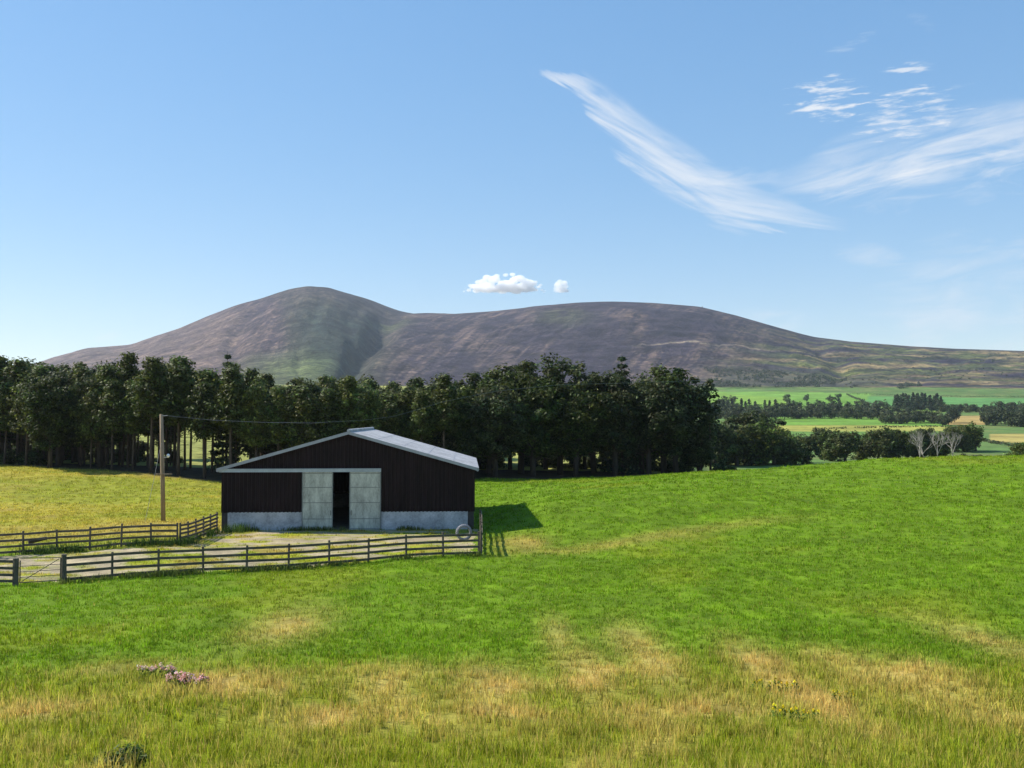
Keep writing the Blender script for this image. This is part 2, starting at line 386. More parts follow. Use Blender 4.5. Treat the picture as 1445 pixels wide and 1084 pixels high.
# ---- valley field patches, laid out in (column, distance)
VFIELD = [
    ([(1000, 430), (1330, 430), (1345, 560), (1000, 560)], (0.115, 0.213, 0.047)),
    ([(1150, 330), (1330, 320), (1350, 440), (1150, 450)], (0.098, 0.219, 0.064)),
    ([(1060, 560), (1345, 560), (1345, 740), (1060, 740)], (0.132, 0.250, 0.038)),
    ([(1060, 520), (1345, 520), (1345, 580), (1060, 585)], (0.287, 0.288, 0.064)),
    ([(1335, 600), (1390, 600), (1390, 740), (1335, 740)], (0.322, 0.237, 0.085)),
    ([(1395, 380), (1450, 380), (1450, 480), (1395, 480)], (0.31, 0.26, 0.08)),
    ([(1000, 900), (1215, 900), (1230, 1330), (1000, 1400)], (0.144, 0.269, 0.047)),
    ([(1215, 900), (1600, 840), (1600, 1180), (1225, 1220)], (0.098, 0.231, 0.064)),
    ([(1000, 980), (1120, 1010), (1110, 1180), (1000, 1380)], (0.172, 0.288, 0.043)), ([(1120, 1000), (1215, 960), (1225, 1160), (1118, 1190)], (0.127, 0.250, 0.038)),  # polygon in (px, distance), colour
    ([(1260, 800), (1330, 800), (1330, 900), (1230, 960)], (0.184, 0.275, 0.051)),
]
def valley_cover(x, y):
    u = x / np.maximum(y, 1); px = CX + F * u
    n1 = fbm(x * 0.01, y * 0.01, 91, 4); n2 = fbm(x * 0.06, y * 0.06, 95, 3)
    c = np.tile([0.095, 0.165, 0.045], (len(x), 1)) * (0.75 + 0.5 * n1)[:, None]
    c = mixc(c, (0.19, 0.20, 0.07), 0.5 * sst(0.5, 0.7, n2))
    left = 1 - sst(930, 1010, px)
    c = mixc(c, np.array([0.30, 0.30, 0.08]), left * 0.8)
    for P, col in VFIELD:
        k = inpoly(px + (n2 - .5) * 6, y * (1 + (n1 - .5) * 0.03), P)
        c = np.where(k[:, None], np.array(col) * (0.85 + 0.3 * n2)[:, None], c)
    st = 0.5 + 0.5 * np.sin(y * 0.25 + x * 0.02)
    k = inpoly(px, y, [(1060, 560), (1345, 560), (1345, 740), (1060, 740)])
    c = np.where(k[:, None], c * (0.9 + 0.22 * st)[:, None], c)
    return c
HEA = np.array([0.034, 0.027, 0.043]); PINK = np.array([0.135, 0.098, 0.088]); GRN = np.array([0.048, 0.053, 0.034]); WOODC = np.array([0.024, 0.040, 0.034]); TAN = np.array([0.20, 0.155, 0.085])
def hill_cover(x, y):
    u = x / np.maximum(y, 1); px = CX + F * u
    t, dr, d0 = hill_t(u, y); tc = np.clip(t, 0, 1)
    n1 = fbm(px * 0.018, tc * 5, 101, 4); n2 = fbm(x * 0.012, y * 0.006, 105, 4)
    sl = px * 0.04 - tc * np.interp(px, [200, 380, 440, 520, 600, 800, 1100], [8, 7, 2, 1.5, 6.5, 7.5, 4])
    st = fbm(sl * 5.0 + n1, tc * 5, 111, 4); st2 = fbm(sl * 15.0 + n1 * 2, tc * 9, 113, 3)
    c = np.tile(HEA, (len(x), 1)) * (0.75 + 0.5 * n2)[:, None]
    c = mixc(c, PINK, 0.62 * sst(0.50, 0.66, st) * sst(0.36, 0.56, n1))
    c = mixc(c, PINK * 1.15, 0.55 * sst(0.54, 0.64, st2) * sst(0.40, 0.56, n1))
    wl = 1 - sst(250, 400, px - 40 * (1 - tc) + 110 * (n1 - .5))
    c = mixc(c, PINK * 1.15, wl * 0.75 * (0.5 + 0.9 * n2.clip(0, 1)))
    gk = sst(385, 410, px + 30 * (tc - .5)) * (1 - sst(500, 560, px - 70 * tc))
    c = mixc(c, GRN, gk * (0.8 - 0.55 * tc) * (0.6 + .6 * n1))
    wk = sst(395, 450, px) * (1 - sst(490, 505, px - 50 * tc)) * (1 - sst(0.42, 0.72, tc)) * sst(0.02, 0.1, tc)
    c = mixc(c, WOODC, wk * (0.6 + .5 * n2).clip(0, 1))
    c = mixc(c, (0.10, 0.13, 0.05), (sst(300, 380, px) * (1 - sst(440, 500, px)) * (1 - sst(0.14, 0.30, tc))) * 0.75)
    c = mixc(c, (0.10, 0.125, 0.045), 0.6 * np.exp(-((px - 545) / 30) ** 2 - ((tc - .62) / .09) ** 2) * sst(.4, .6, n2))
    c = mixc(c, (0.10, 0.115, 0.045), 0.5 * np.exp(-((px - 790) / 40) ** 2 - ((tc - .6) / .1) ** 2) * sst(.45, .6, n2))
    rk = sst(1010, 1180, px + 160 * (0.55 - tc))
    tn = fbm(x * 0.01, y * 0.022, 121, 4)
    rc = mixc(np.tile(TAN, (len(x), 1)), np.array([0.095, 0.11, 0.04]), sst(0.42, 0.60, tn))
    rc = mixc(rc, HEA * 1.1, sst(0.50, 0.62, fbm(x * 0.007, y * 0.016, 131, 4)))
    rc = mixc(rc, (0.05, 0.062, 0.042), 0.75 * sst(0.56, 0.66, fbm(x * 0.025, y * 0.045, 141, 3)))
    rc = mixc(rc, HEA * 1.25, sst(0.72, 0.9, tc) * 0.7)
    c = mixc(c, rc, rk)
    scr = sst(990, 1040, px) * (1 - sst(1190, 1290, px)) * sst(0.0, 0.04, tc) * (1 - sst(0.16, 0.26, tc + .08 * (n1 - .5)))
    c = mixc(c, (0.075, 0.075, 0.06), scr * 0.8)
    # the pale hill track
    tp = np.interp(px, [890, 1000, 1100, 1250], [0.335, 0.37, 0.42, 0.60]) + 0.02 * (fbm(px * .03, px * 0, 133, 2) - .5)
    c = mixc(c, (0.26, 0.22, 0.17), 0.6 * (np.abs(tc - tp) < 0.005) * sst(885, 905, px) * (1 - sst(1180, 1240, px)))
    # low pasture reaching up the hill foot
    c2 = valley_cover(x, y)
    return mixc(c2, c, sst(-0.01, 0.03, t + 0.03 * (n1 - .5)))

us = np.arange(-0.78, 0.7801, 0.0028)
ds = [4.0]
while ds[-1] < 126: ds.append(ds[-1] + max(0.24, 0.0058 * ds[-1]))
i1 = len(ds) - 1
while ds[-1] < 1440: ds.append(ds[-1] * 1.009)
i2 = len(ds) - 1
while ds[-1] < 5400: ds.append(ds[-1] + (17 if ds[-1] < 4000 else 60))
ds = np.array(ds)
def sheet(name, rows, cover, m):
    d = ds[rows]; U, D = np.meshgrid(us, d); X = U * D; Z = height(X, D)
    c = cover(X.ravel(), D.ravel())
    if isinstance(c, tuple): c = c[0]
    nr, nc = U.shape; i = np.arange(nr - 1)[:, None] * nc + np.arange(nc - 1)[None]
    q = np.stack([i, i + 1, i + nc + 1, i + nc], -1).reshape(-1, 4)
    b = MB(); b.add(np.stack([X, D, Z], -1), q, c=c)
    o = b.build(name, m, smooth=True, color=True); tag(o, kind='structure'); return o
sheet('field', slice(0, i1 + 1), near_cover, M_field)
sheet('valley', slice(i1, i2 + 1), valley_cover, M_valley)
sheet('hill', slice(i2, len(ds)), hill_cover, M_hill)

# ------------------------------------------------------------------ grass
def blades(x, y, h, w, col, seg, lean=0.5):
    N = len(x); z = height(x, y) - 0.01
    a = rng.uniform(0, 2 * np.pi, N); l = rng.uniform(0.1, 1.0, N) * lean * h
    b = rng.uniform(0, 2 * np.pi, N); dx = np.cos(a) * w / 2; dy = np.sin(a) * w / 2
    base = np.stack([x, y, z], 1); side = np.stack([dx, dy, np.zeros(N)], 1)
    lean_v = np.stack([np.cos(b) * l, np.sin(b) * l, np.zeros(N)], 1)
    tip = base + lean_v; tip[:, 2] += h
    if seg == 1:
        v = np.stack([base - side, base + side, tip], 1).reshape(-1, 3)
        t = np.arange(N * 3).reshape(-1, 3); cc = np.repeat(col, 3, 0); return v, None, t, cc
    mid = base + lean_v * 0.35; mid[:, 2] += h * 0.6
    v = np.stack([base - side, base + side, mid - side * .8, mid + side * .8, tip], 1).reshape(-1, 3)
    k = np.arange(N)[:, None] * 5
    return v, k + np.array([[0, 1, 3, 2]]), k + np.array([[2, 3, 4]]), np.repeat(col, 5, 0)
gb = MB()
def scatter(d0, d1, dens, per, seg, hs, ws, umax=0.64):
    N = int(dens * (d1 ** 2 - d0 ** 2) * umax)
    d = np.sqrt(rng.uniform(d0 ** 2, d1 ** 2, N)); x = rng.uniform(-umax, umax, N) * d
    bx, by = barn_local(x, d)
    keep = ~((np.abs(bx) < 8.15) & (by > -0.1) & (by < 15.1))
    px = CX + F * x / d
    keep &= (d < foot(px) + 1.0) | (px > 1010)
    keep &= rng.random(N) < 0.35 + 1.0 * fbm(x * 1.3, d * 1.3, 151, 2)
    x = x[keep]; d = d[keep]
    sp = 0.06 + 0.0016 * d0; ox = rng.normal(0, sp, len(x) * per); oy = rng.normal(0, sp, len(d) * per); dome = np.repeat(rng.uniform(.6, 1.5, len(x)), per) * np.exp(-(ox ** 2 + oy ** 2) / (2.5 * sp * sp))
    x = np.repeat(x, per) + ox; d = np.repeat(d, per) + oy; tone = np.repeat(rng.uniform(.62, 1.45, len(x) // per), per)
    c, dry, h, gr, fo, rough, left = near_cover(x, d)
    k = rng.random(len(x)) > gr * 0.93
    x, d, c, dry, h, rough = x[k], d[k], c[k] * tone[k][:, None], dry[k], h[k] * (.45 + .9 * dome[k]), rough[k]
    N = len(x)
    c = c * rng.uniform(0.75, 1.35, (N, 1)) * (1 + rng.normal(0, 0.06, (N, 3)))
    st = rng.random(N) < 0.05 + 0.10 * rough + 0.25 * dry
    c = np.where(st[:, None], mixc(c, DRY * 1.1, np.full(N, 0.7)), c)
    h = h * rng.uniform(0.55, 1.35, N) * hs; h = np.where(st & (rough > .3), h * 1.25, h)
    gb.add(*blades(x, d, h, ws * rng.uniform(0.7, 1.3, N) * np.where(st, .6, 1), c.clip(0.005, 0.8), seg))
scatter(11, 19, 44, 13, 2, .92, 0.015)
scatter(19, 30, 34, 12, 2, .85, 0.019)
scatter(30, 48, 19, 11, 1, .85, 0.030)
scatter(48, 75, 9, 10, 1, .9, 0.046)
scatter(75, 126, 3.4, 9, 1, 1.05, 0.072)
# weeds along the fence feet and the barn plinth
def strip(a, b, n_, w, hh, col):
    t = rng.random(n_); x = a[0] + (b[0] - a[0]) * t + rng.normal(0, w, n_); y = a[1] + (b[1] - a[1]) * t + rng.normal(0, w, n_)
    kk = fbm(x * 0.9, y * 0.9, 161, 2); k = rng.random(n_) < sst(.3, .7, kk); x, y = x[k], y[k]
    c = np.tile(col, (len(x), 1)) * rng.uniform(0.6, 1.5, (len(x), 1))
    gb.add(*blades(x, y, hh * rng.uniform(.4, 1.4, len(x)), 0.035 * np.ones(len(x)), c, 2))
strip(bw(-8, -0.3), bw(8, -0.3), 2600, 0.16, 0.26, (0.10, 0.12, 0.03))
strip(bw(-8.2, -0.6), bw(-6.6, -0.6), 900, 0.4, 0.5, (0.05, 0.09, 0.02))
strip((-19.7, 40.6), (-1.7, 47.9), 5200, 0.16, 0.24, (0.11, 0.14, 0.03))
strip((-25.5, 48.5), (-18.3, 51.3), 2600, 0.25, 0.38, (0.06, 0.10, 0.02))
strip((-18.3, 51.3), bw(-8.2, 0), 1800, 0.25, 0.38, (0.06, 0.10, 0.02))
g = gb.build('grass', M_grass, color=True)
tag(g, 'short grass and dry stems covering the pasture', 'grass', kind='stuff')

# ------------------------------------------------------------------ barn
barn = empty('barn', bw(0, 0, 0), BARN_R)
tag(barn, 'dark brown corrugated farm shed with grey sliding doors standing in the fenced yard', 'barn')
HW, DEP, EV, RG = 8.03, 15.0, 3.90, 6.18
def roofz(x): return EV + (RG - EV) * (1 - abs(x) / HW)
def corr(xa, xb, pitch=0.25, d=0.045):
    """profile points (x, depth) of box-profile sheeting"""
    out = []; x = xa
    while x < xb - 1e-6:
        for f, o in ((0, 0), (.52, 0), (.62, d), (.90, d)):
            if x + f * pitch < xb: out.append((x + f * pitch, o))
        x += pitch
    out.append((xb, 0)); return out
def sheetwall(prof, zb, zt, mp):
    v = []; q = []
    for (x, o) in prof: v += [mp(x, o, zb(x)), mp(x, o, zt(x))]
    for i in range(len(prof) - 1): q.append((2 * i, 2 * i + 2, 2 * i + 3, 2 * i + 1))
    return v, q
PL = 1.13; DX0, DX1, DZ = -2.93, 2.07, 3.72
w = MB(); fr = lambda x, o, z: (x, -o, z)
w.add(*sheetwall(corr(-HW, DX0), lambda x: PL, roofz, fr)); w.add(*sheetwall(corr(DX0, DX1), lambda x: DZ, roofz, fr)); w.add(*sheetwall(corr(DX1, HW), lambda x: PL, roofz, fr))
w.build('gable_wall', M_clad, barn)
w = MB(); w.add(*sheetwall(corr(-HW, HW), lambda x: PL, roofz, lambda x, o, z: (x, DEP + o, z))); w.build('gable_wall', M_clad, barn)
for s in (-1, 1):
    w = MB(); w.add(*sheetwall(corr(0, DEP), lambda x: PL, lambda x: EV, lambda x, o, z: (s * (HW + o), x, z))); w.build('side_wall', M_clad, barn)
    p = MB(); p.box(s * (HW - .22), s * (HW - .04), 0.22, DEP - .1, -0.2, PL + 0.06); p.build('plinth', M_conc, barn)
    p = MB(); p.box(s * (HW - .40), s * (HW - .02), 0.03, 0.20, -0.2, EV - .05); p.build('corner_post', M_steel, barn)
for a, b_ in ((-HW + .41, DX0), (DX1, HW - .41)):
    p = MB(); k = 4
    p.box(a, b_, -0.02, 0.16, -0.2, PL + 0.02)
    for i in range(1, k):
        xx = a + (b_ - a) * i / k; p.box(xx - .012, xx + .012, -0.028, -0.018, -0.05, PL)
    p.build('plinth', M_conc, barn)
p = MB(); p.box(-HW + .41, HW - .41, DEP - .2, DEP - .05, -.2, PL + .02); p.build('plinth', M_conc, barn)
p = MB(); p.box(-HW + .25, HW - .25, 0.17, DEP - .22, -0.1, 0.035); p.build('floor', M_floor, barn)
# steel frame inside, seen through the gap
p = MB()
for yy in (0.6, 5.2, 9.8, 14.4):
    for s in (-1, 1):
        p.bar((s * (HW - .35), yy, 0), (s * (HW - .35), yy, EV - .2), .2, .2); p.bar((s * (HW - .35), yy, EV - .3), (0, yy, RG - .35), .2, .3)
p.build('portal_frame', M_steel, barn)
# roof: each slope in five overlapping courses of ribbed sheet
sl = math.hypot(HW, RG - EV); ang = math.atan2(RG - EV, HW)
for s in (-1, 1):
    r = MB(); L = sl + 0.16; nC = 5; prof = corr(-0.22, DEP + 0.22, 0.34, 0.010)
    for k in range(nC):
        a0 = L * k / nC; a1 = L * (k + 1) / nC + 0.12
        v = []; q = []
        def pt(a, yy, o, dz):
            lift = 0.10 + o + dz
            return (s * (a * math.cos(ang) + lift * math.sin(ang)), yy, RG - a * math.sin(ang) + lift * math.cos(ang))
        for (yy, o) in prof:
            v += [pt(a0, yy, o, 0.0), pt(a1, yy, o, 0.012), pt(a0, yy, o, -.05), pt(a1, yy, o, -.04)]
        for i in range(len(prof) - 1):
            b0, b1 = 4 * i, 4 * i + 4
            q += [(b0, b1, b1 + 1, b0 + 1), (b0 + 2, b0 + 3, b1 + 3, b1 + 2), (b0 + 1, b1 + 1, b1 + 3, b0 + 3), (b0, b0 + 2, b1 + 2, b1)]
        e = 4 * (len(prof) - 1); q += [(0, 1, 3, 2), (e, e + 2, e + 3, e + 1)]
        r.add(v, q)
    r.build('roof_slope', M_roof, barn)
    for yy in (-0.26, DEP + .26):
        t = MB(); t.bar((s * 0.0, yy, RG + .02), (s * (HW + .18), yy, RG + .02 - (HW + .18) * math.tan(ang)), 0.06, 0.19); t.build('bargeboard', M_trim, barn)
    gt = MB(); gx = s * (HW + .22); gz = EV - 0.10
    gt.tube([(gx, -0.2, gz), (gx, DEP * .5, gz - .02), (gx, DEP + .2, gz)], .085, 8); gt.build('gutter', M_trim, barn)
    dp = MB(); dp.tube([(s * (HW + .20), DEP - .4, gz), (s * (HW + .14), DEP - .4, gz - .4), (s * (HW + .14), DEP - .4, 0.1)], .05, 6); dp.build('downpipe', M_trim, barn)
rc = MB(); rc.tube([(0, -0.26, RG + .16), (0, DEP / 2, RG + .16), (0, DEP + .26, RG + .16)], .10, 8); rc.build('ridge_cap', M_roof, barn)
tk = MB(); tk.box(-HW - .12, DX1, -0.20, -0.056, DZ - .02, DZ + .20); tk.box(-HW - .12, DX1, -0.235, -0.20, DZ + .15, DZ + .20); tk.build('door_track', M_track, barn)
for x0, x1, hx in ((DX0, -0.98, -1.1), (0.07, DX1, 0.2)):
    d = MB(); d.box(x0, x1, -0.15, -0.10, 0.03, DZ - .03)
    do = d.build('sliding_door', M_galv, barn)
    f = MB()
    for zz in (0.10, 0.72, 1.75, 2.72, DZ - .10): f.box(x0 + .002, x1 - .002, -0.158, -0.148, zz - .022, zz + .022)
    for xx in (x0 + .03, x1 - .03): f.box(xx - .03, xx + .03, -0.163, -0.155, 0.035, DZ - .032)
    f.build('door_frame', M_seam, do)
    hnd = MB(); hnd.tube([(hx, -0.16, 0.95), (hx, -.22, 1.0), (hx, -.22, 1.2), (hx, -.16, 1.25)], .018, 6); hnd.build('handle', M_steel, do)

# ------------------------------------------------------------------ fences
def fence(name, label, cat, pts, nrail, H, endpost=None, group=None):
    root = empty(name, (pts[0][0], pts[0][1], hz(*pts[0]))); tag(root, label, cat, group)
    o0 = np.array(root.location); zz = [hz(*p) for p in pts]
    for i, p in enumerate(pts):
        m = MB(); r = endpost if (endpost and i == 0) else 0.055; hh = H + (0.08 if not (endpost and i == 0) else 0.12) + random.uniform(-.03, .05)
        tx, ty = random.uniform(-.03, .03), random.uniform(-.03, .03)
        b = np.array([p[0], p[1], zz[i]]) - o0
        m.tube([b + (0, 0, -.25), b + (tx * .5, ty * .5, hh * .5), b + (tx, ty, hh), b + (tx, ty, hh + .012)], [r * 1.05, r, r * .97, r * .7], 8)
        m.build('post', M_post, root)
    for i in range(len(pts) - 1):
        a = np.array([pts[i][0], pts[i][1], zz[i]]); b = np.array([pts[i + 1][0], pts[i + 1][1], zz[i + 1]])
        d = b - a; d = d / np.linalg.norm(d); nrm = np.array([d[1], -d[0], 0]); nrm /= np.linalg.norm(nrm)
        for k in range(nrail):
            h = 0.17 + (H - 0.22) * k / (nrail - 1)
            ja, jb = random.uniform(-.018, .018), random.uniform(-.018, .018)
            m = MB(); m.bar(a + nrm * .066 + (0, 0, h + ja) - d * .04 - o0, b + nrm * .066 + (0, 0, h + jb) + d * .04 - o0 - d * .082, 0.045, 0.115)
            m.build('rail', M_wood, root)
    return root
def lerp_pts(a, b, n_): return [(a[0] + (b[0] - a[0]) * i / n_, a[1] + (b[1] - a[1]) * i / n_) for i in range(n_ + 1)]
PA = (-19.7, 40.8); PB = (-1.72, 48.1)
fence('rail_fence', 'long four-rail timber fence along the front of the shed yard', 'fence', lerp_pts(PA, PB, 10), 4, 1.12, 0.115)
pc = bw(8.45, 0.3)
fence('rail_fence', 'short sunlit timber fence running back to the right end of the shed', 'fence', lerp_pts((PB[0] + .1, PB[1] + .16), (pc[0], pc[1]), 5), 4, 1.15)
LB = [(pxu(q) * dd, dd) for q, dd in ((-60, 46.6), (-12, 47.4), (37, 48.4), (84, 49.1), (130, 49.7), (174, 50.2), (216, 50.8), (253, 51.3))]
fence('rail_fence', 'timber fence between the yard and the yellow field, below the pole', 'fence', LB, 4, 1.12)
pl_ = bw(-8.25, -0.15)
fence('rail_fence', 'timber fence slanting up to the left corner of the shed', 'fence', lerp_pts((LB[-1][0] + .14, LB[-1][1] + .04), (pl_[0], pl_[1]), 5), 5, 1.12)
PG = (pxu(27) * 39.9, 39.9)
fence('rail_fence', 'end of timber fence at the left edge of the photo, with a stout dark gatepost', 'fence', [PG, (PG[0] - 2.0, PG[1] - .55), (PG[0] - 4.0, PG[1] - 1.1)], 4, 1.08, 0.125)
# the low wire gate between the stout posts
ga = np.array([PG[0] + .16, PG[1] + .05, hz(*PG)]); gb_ = np.array([PA[0] - .14, PA[1] - .04, hz(*PA)])
gate = empty('field_gate', ga); tag(gate, 'dark tubular field gate with a diagonal brace between two stout posts', 'gate')
gv = gb_ - ga
m = MB()
P4 = [ga * 0 + (0, 0, .12), gv + (0, 0, .12), gv + (0, 0, 1.1), ga * 0 + (0, 0, .30)]
m.tube([P4[0], P4[1]], .020, 6); m.tube([P4[1], P4[2]], .024, 6); m.tube([P4[0], P4[0] + (0, 0, .95)], .024, 6); m.tube([P4[0] + (0, 0, 1.05), P4[2]], .020, 6)
m.build('gate_frame', M_gate, gate)
for h in (.35, .58, .82):
    m = MB(); m.tube([P4[0] + (0, 0, h - .12), gv + (0, 0, h)], .013, 5); m.build('gate_bar', M_gate, gate)
m = MB(); m.tube([gv * .03 + (0, -.0, .16), gv * .97 + (0, -.0, 1.06)], .016, 6); m.build('brace', M_gate, gate)
# log lying by the back fence
lg = MB(); p0 = np.array([pxu(44) * 50.6, 50.6, hz(pxu(44) * 50.6, 50.6) + .34]); p1 = np.array([pxu(70) * 51.2, 51.2, hz(pxu(70) * 51.2, 51.2) + .40])
lg.tube([p0, p0 * .5 + p1 * .5 + (0, 0, .02), p1], [.12, .115, .09], 8, c=None); lo = lg.build('log', M_bark, smooth=True)
lo['label'] = 'dark log lying behind the yard fence on the left'; lo['category'] = 'log'
lo2 = MB(); 
# big old tyre standing on edge
tx, ty = pxu(655) * 54.2, 54.2
ty_r = empty('tyre', (tx, ty, hz(tx, ty)), R(8)); tag(ty_r, 'large worn grey tyre standing on edge by the fence corner', 'tyre')
m = MB(); Ro, ri, hwid = 0.46, 0.33, 0.16; NS = 40
ringp = [(-hwid, ri), (-hwid * 1.05, (ri + Ro) / 2), (-hwid * .85, Ro * .97), (-hwid * .4, Ro), (hwid * .4, Ro), (hwid * .85, Ro * .97), (hwid * 1.05, (ri + Ro) / 2), (hwid, ri), (hwid * .8, ri * 1.03), (hwid * .75, Ro * .9), (-hwid * .75, Ro * .9), (-hwid * .8, ri * 1.03)]
v = [(math.cos(2 * math.pi * i / NS) * r_, yy, 0.45 + math.sin(2 * math.pi * i / NS) * r_) for i in range(NS) for (yy, r_) in ringp]
K = len(ringp); q = [(i * K + j, i * K + (j + 1) % K, ((i + 1) % NS) * K + (j + 1) % K, ((i + 1) % NS) * K + j) for i in range(NS) for j in range(K)]
m.add(v, q); m.build('carcass', M_rub, ty_r, smooth=True)
m = MB()
for i in range(26):
    for sd in (-1, 1):
        a = 2 * math.pi * (i + .25 * sd) / 26; c_, s_ = math.cos(a), math.sin(a)
        m.bar((c_ * (Ro + .008), sd * .02,   .45 + s_ * (Ro + .008)), (c_ * (Ro - .005), sd * .135,   .45 + s_ * (Ro - .005)), .05, .035, up=(c_, 0, s_))
m.build('tread', M_rub, ty_r)

# ------------------------------------------------------------------ utility pole and cable
D_p = 63.0; ppx = pxu(233) * D_p; pz = hz(ppx, D_p)
pole = empty('utility_pole', (ppx, D_p, pz)); tag(pole, 'bare wooden utility pole leaning slightly in the yellow field left of the shed', 'utility pole')
PH = CAMZ + uw(228, 585)[1] * D_p - pz; lx = pxu(228) * D_p - ppx
m = MB(); m.tube([(0, 0, -.4), (lx * .5, 0, PH * .5), (lx, 0, PH), (lx, 0, PH + .02)], [.155, .14, .115, .08], 12); m.build('shaft', M_pole, pole, smooth=True)
m = MB(); zz = CAMZ + uw(232, 669)[1] * D_p - pz; m.bar((-.50, -.17, zz), (.60, -.17, zz + .02), .09, .09); m.build('crossarm', M_pole, pole)
m = MB(); zz = CAMZ + uw(236, 643)[1] * D_p - pz
m.tube([(.30, -.10, zz - .14), (.30, -.10, zz - .06), (.30, -.10, zz), (.30, -.10, zz + .08), (.30, -.10, zz + .13)], [.04, .10, .12, .09, .03], 10); m.tube([(0, -.1, zz - .1), (.32, -.1, zz - .12)], .02, 6)
m.build('insulator', M_porc, pole, smooth=True)
m = MB(); zz = CAMZ + uw(236, 587)[1] * D_p - pz; m.tube([(lx - .02, -.06, zz), (lx + .45, -.06, zz + .02)], .025, 6); m.build('pole_bracket', M_wire, pole)
m = MB(); gx = pxu(207) * (D_p - .5) - ppx; m.tube([(lx * .7, -.12, CAMZ + uw(229, 625)[1] * D_p - pz), (gx, -.5, hz(ppx + gx, D_p - .5) - pz - .05)], .013, 5); m.build('stay_wire', M_wire, pole)
cab = MB()
pts = [(228, 586, 63), (300, 593, 66.5), (370, 596, 70), (440, 597, 73.5), (512, 593, 77), (554, 588, 79), (590, 578, 81), (625, 567, 83), (700, 552, 87), (790, 543, 91), (870, 541, 95), (960, 538, 99), (1012, 536, 103)]
cab.tube([at(*p) for p in pts], .0085, 5); co = cab.build('overhead_cable', M_wire)
tag(co, 'thin overhead cable slung from the pole past the shed roof to the dark trees', 'cable')

# ------------------------------------------------------------------ trees
def rvec(n_):
    v = rng.normal(0, 1, (n_, 3)); return v / np.linalg.norm(v, axis=1)[:, None]
def leaf_quads(mb, ctr, nrm, size, col, asp=0.6):
    n_ = len(ctr); a = np.cross(nrm, rvec(n_)); a /= np.linalg.norm(a, axis=1)[:, None] + 1e-9; b = np.cross(nrm, a)
    s = size * rng.uniform(.6, 1.35, (n_, 1)); a = a * s; b = b * s * asp
    v = np.stack([ctr - a, ctr - b * .9 + a * .1, ctr + a, ctr + b + a * .05], 1).reshape(-1, 3)
    mb.add(v, np.arange(n_ * 4).reshape(-1, 4), c=np.repeat(col, 4, 0))
def clump(mb, c, rad, n_, size, col, flat=0.7, up=0.5, m=None):
    d = rvec(n_); r = rng.random(n_) ** 0.45
    p = c + d * r[:, None] * rad * np.array([1, 1, flat])
    nr = d * .7 + rvec(n_) * .7 + np.array([0, 0, up]); nr /= np.linalg.norm(nr, axis=1)[:, None]
    tone = rng.uniform(.72, 1.35); cc = np.asarray(col) * tone * np.exp(rng.normal(-.05, .42, (n_, 1))) * np.array([rng.uniform(.85, 1.25), 1, rng.uniform(.8, 1.1)])
    leaf_quads(mb, p, nr, size, cc.clip(.003, .9))
def finish(name, tm, cm, matT, matC):
    root = empty(name, (0, 0, -500))
    tm.build('trunk', matT, root, smooth=True); cm.build('crown', matC, root, color=True)
    return root
def pine(H, bare, wid, col, nl=60, q=40, size=.26):
    tm, cm = MB(), MB(); k = 7; bend = rng.normal(0, .12, 2)
    ax = np.array([(bend[0] * math.sin(i / (k - 1) * 3), bend[1] * math.sin(i / (k - 1) * 2.4), H * i / (k - 1)) for i in range(k)]); ax[0, 2] = -.3
    tm.tube(ax, np.linspace(.17, .03, k) * H / 13, 7)
    def axis(z): return np.array([np.interp(z, ax[:, 2], ax[:, 0]), np.interp(z, ax[:, 2], ax[:, 1]), z])
    for i in range(16):                                       # dead snags on the bare stem
        z = rng.uniform(.16, bare) * H; a = rng.uniform(0, 6.28); L = rng.uniform(.5, 1.7); p = axis(z)
        tm.tube([p, p + (math.cos(a) * L, math.sin(a) * L, rng.uniform(-.25, .2))], [.022, .008], 4)
    for i in range(nl):
        f = (i + rng.random()) / nl; z = H * (bare + (1 - bare) * f * .98)
        r = wid * ((1 - f) ** .75 * 1.0 + .06) * min(1, .45 + f * 3) * rng.uniform(.5, 1.3); a = i * 2.4 + rng.normal(0, .4)
        p = axis(z); e = p + np.array([math.cos(a) * r, math.sin(a) * r, .28 * r + .1])
        tm.tube([p, p * .5 + e * .5 + (0, 0, -.1), e], [.035, .025, .012], 4)
        for s_ in (1.0, .55):
            if s_ < 1 and r < .9: continue
            clump(cm, p + (e - p) * s_, rng.uniform(.5, 1.0) * wid / 1.7, q if s_ == 1 else q // 2, size, col, .7, .6)
    clump(cm, axis(H) + (0, 0, -.2), .45, q, size, col, 1.2, .5)
    return finish('pine_tree', tm, cm, M_pbark, M_needle)
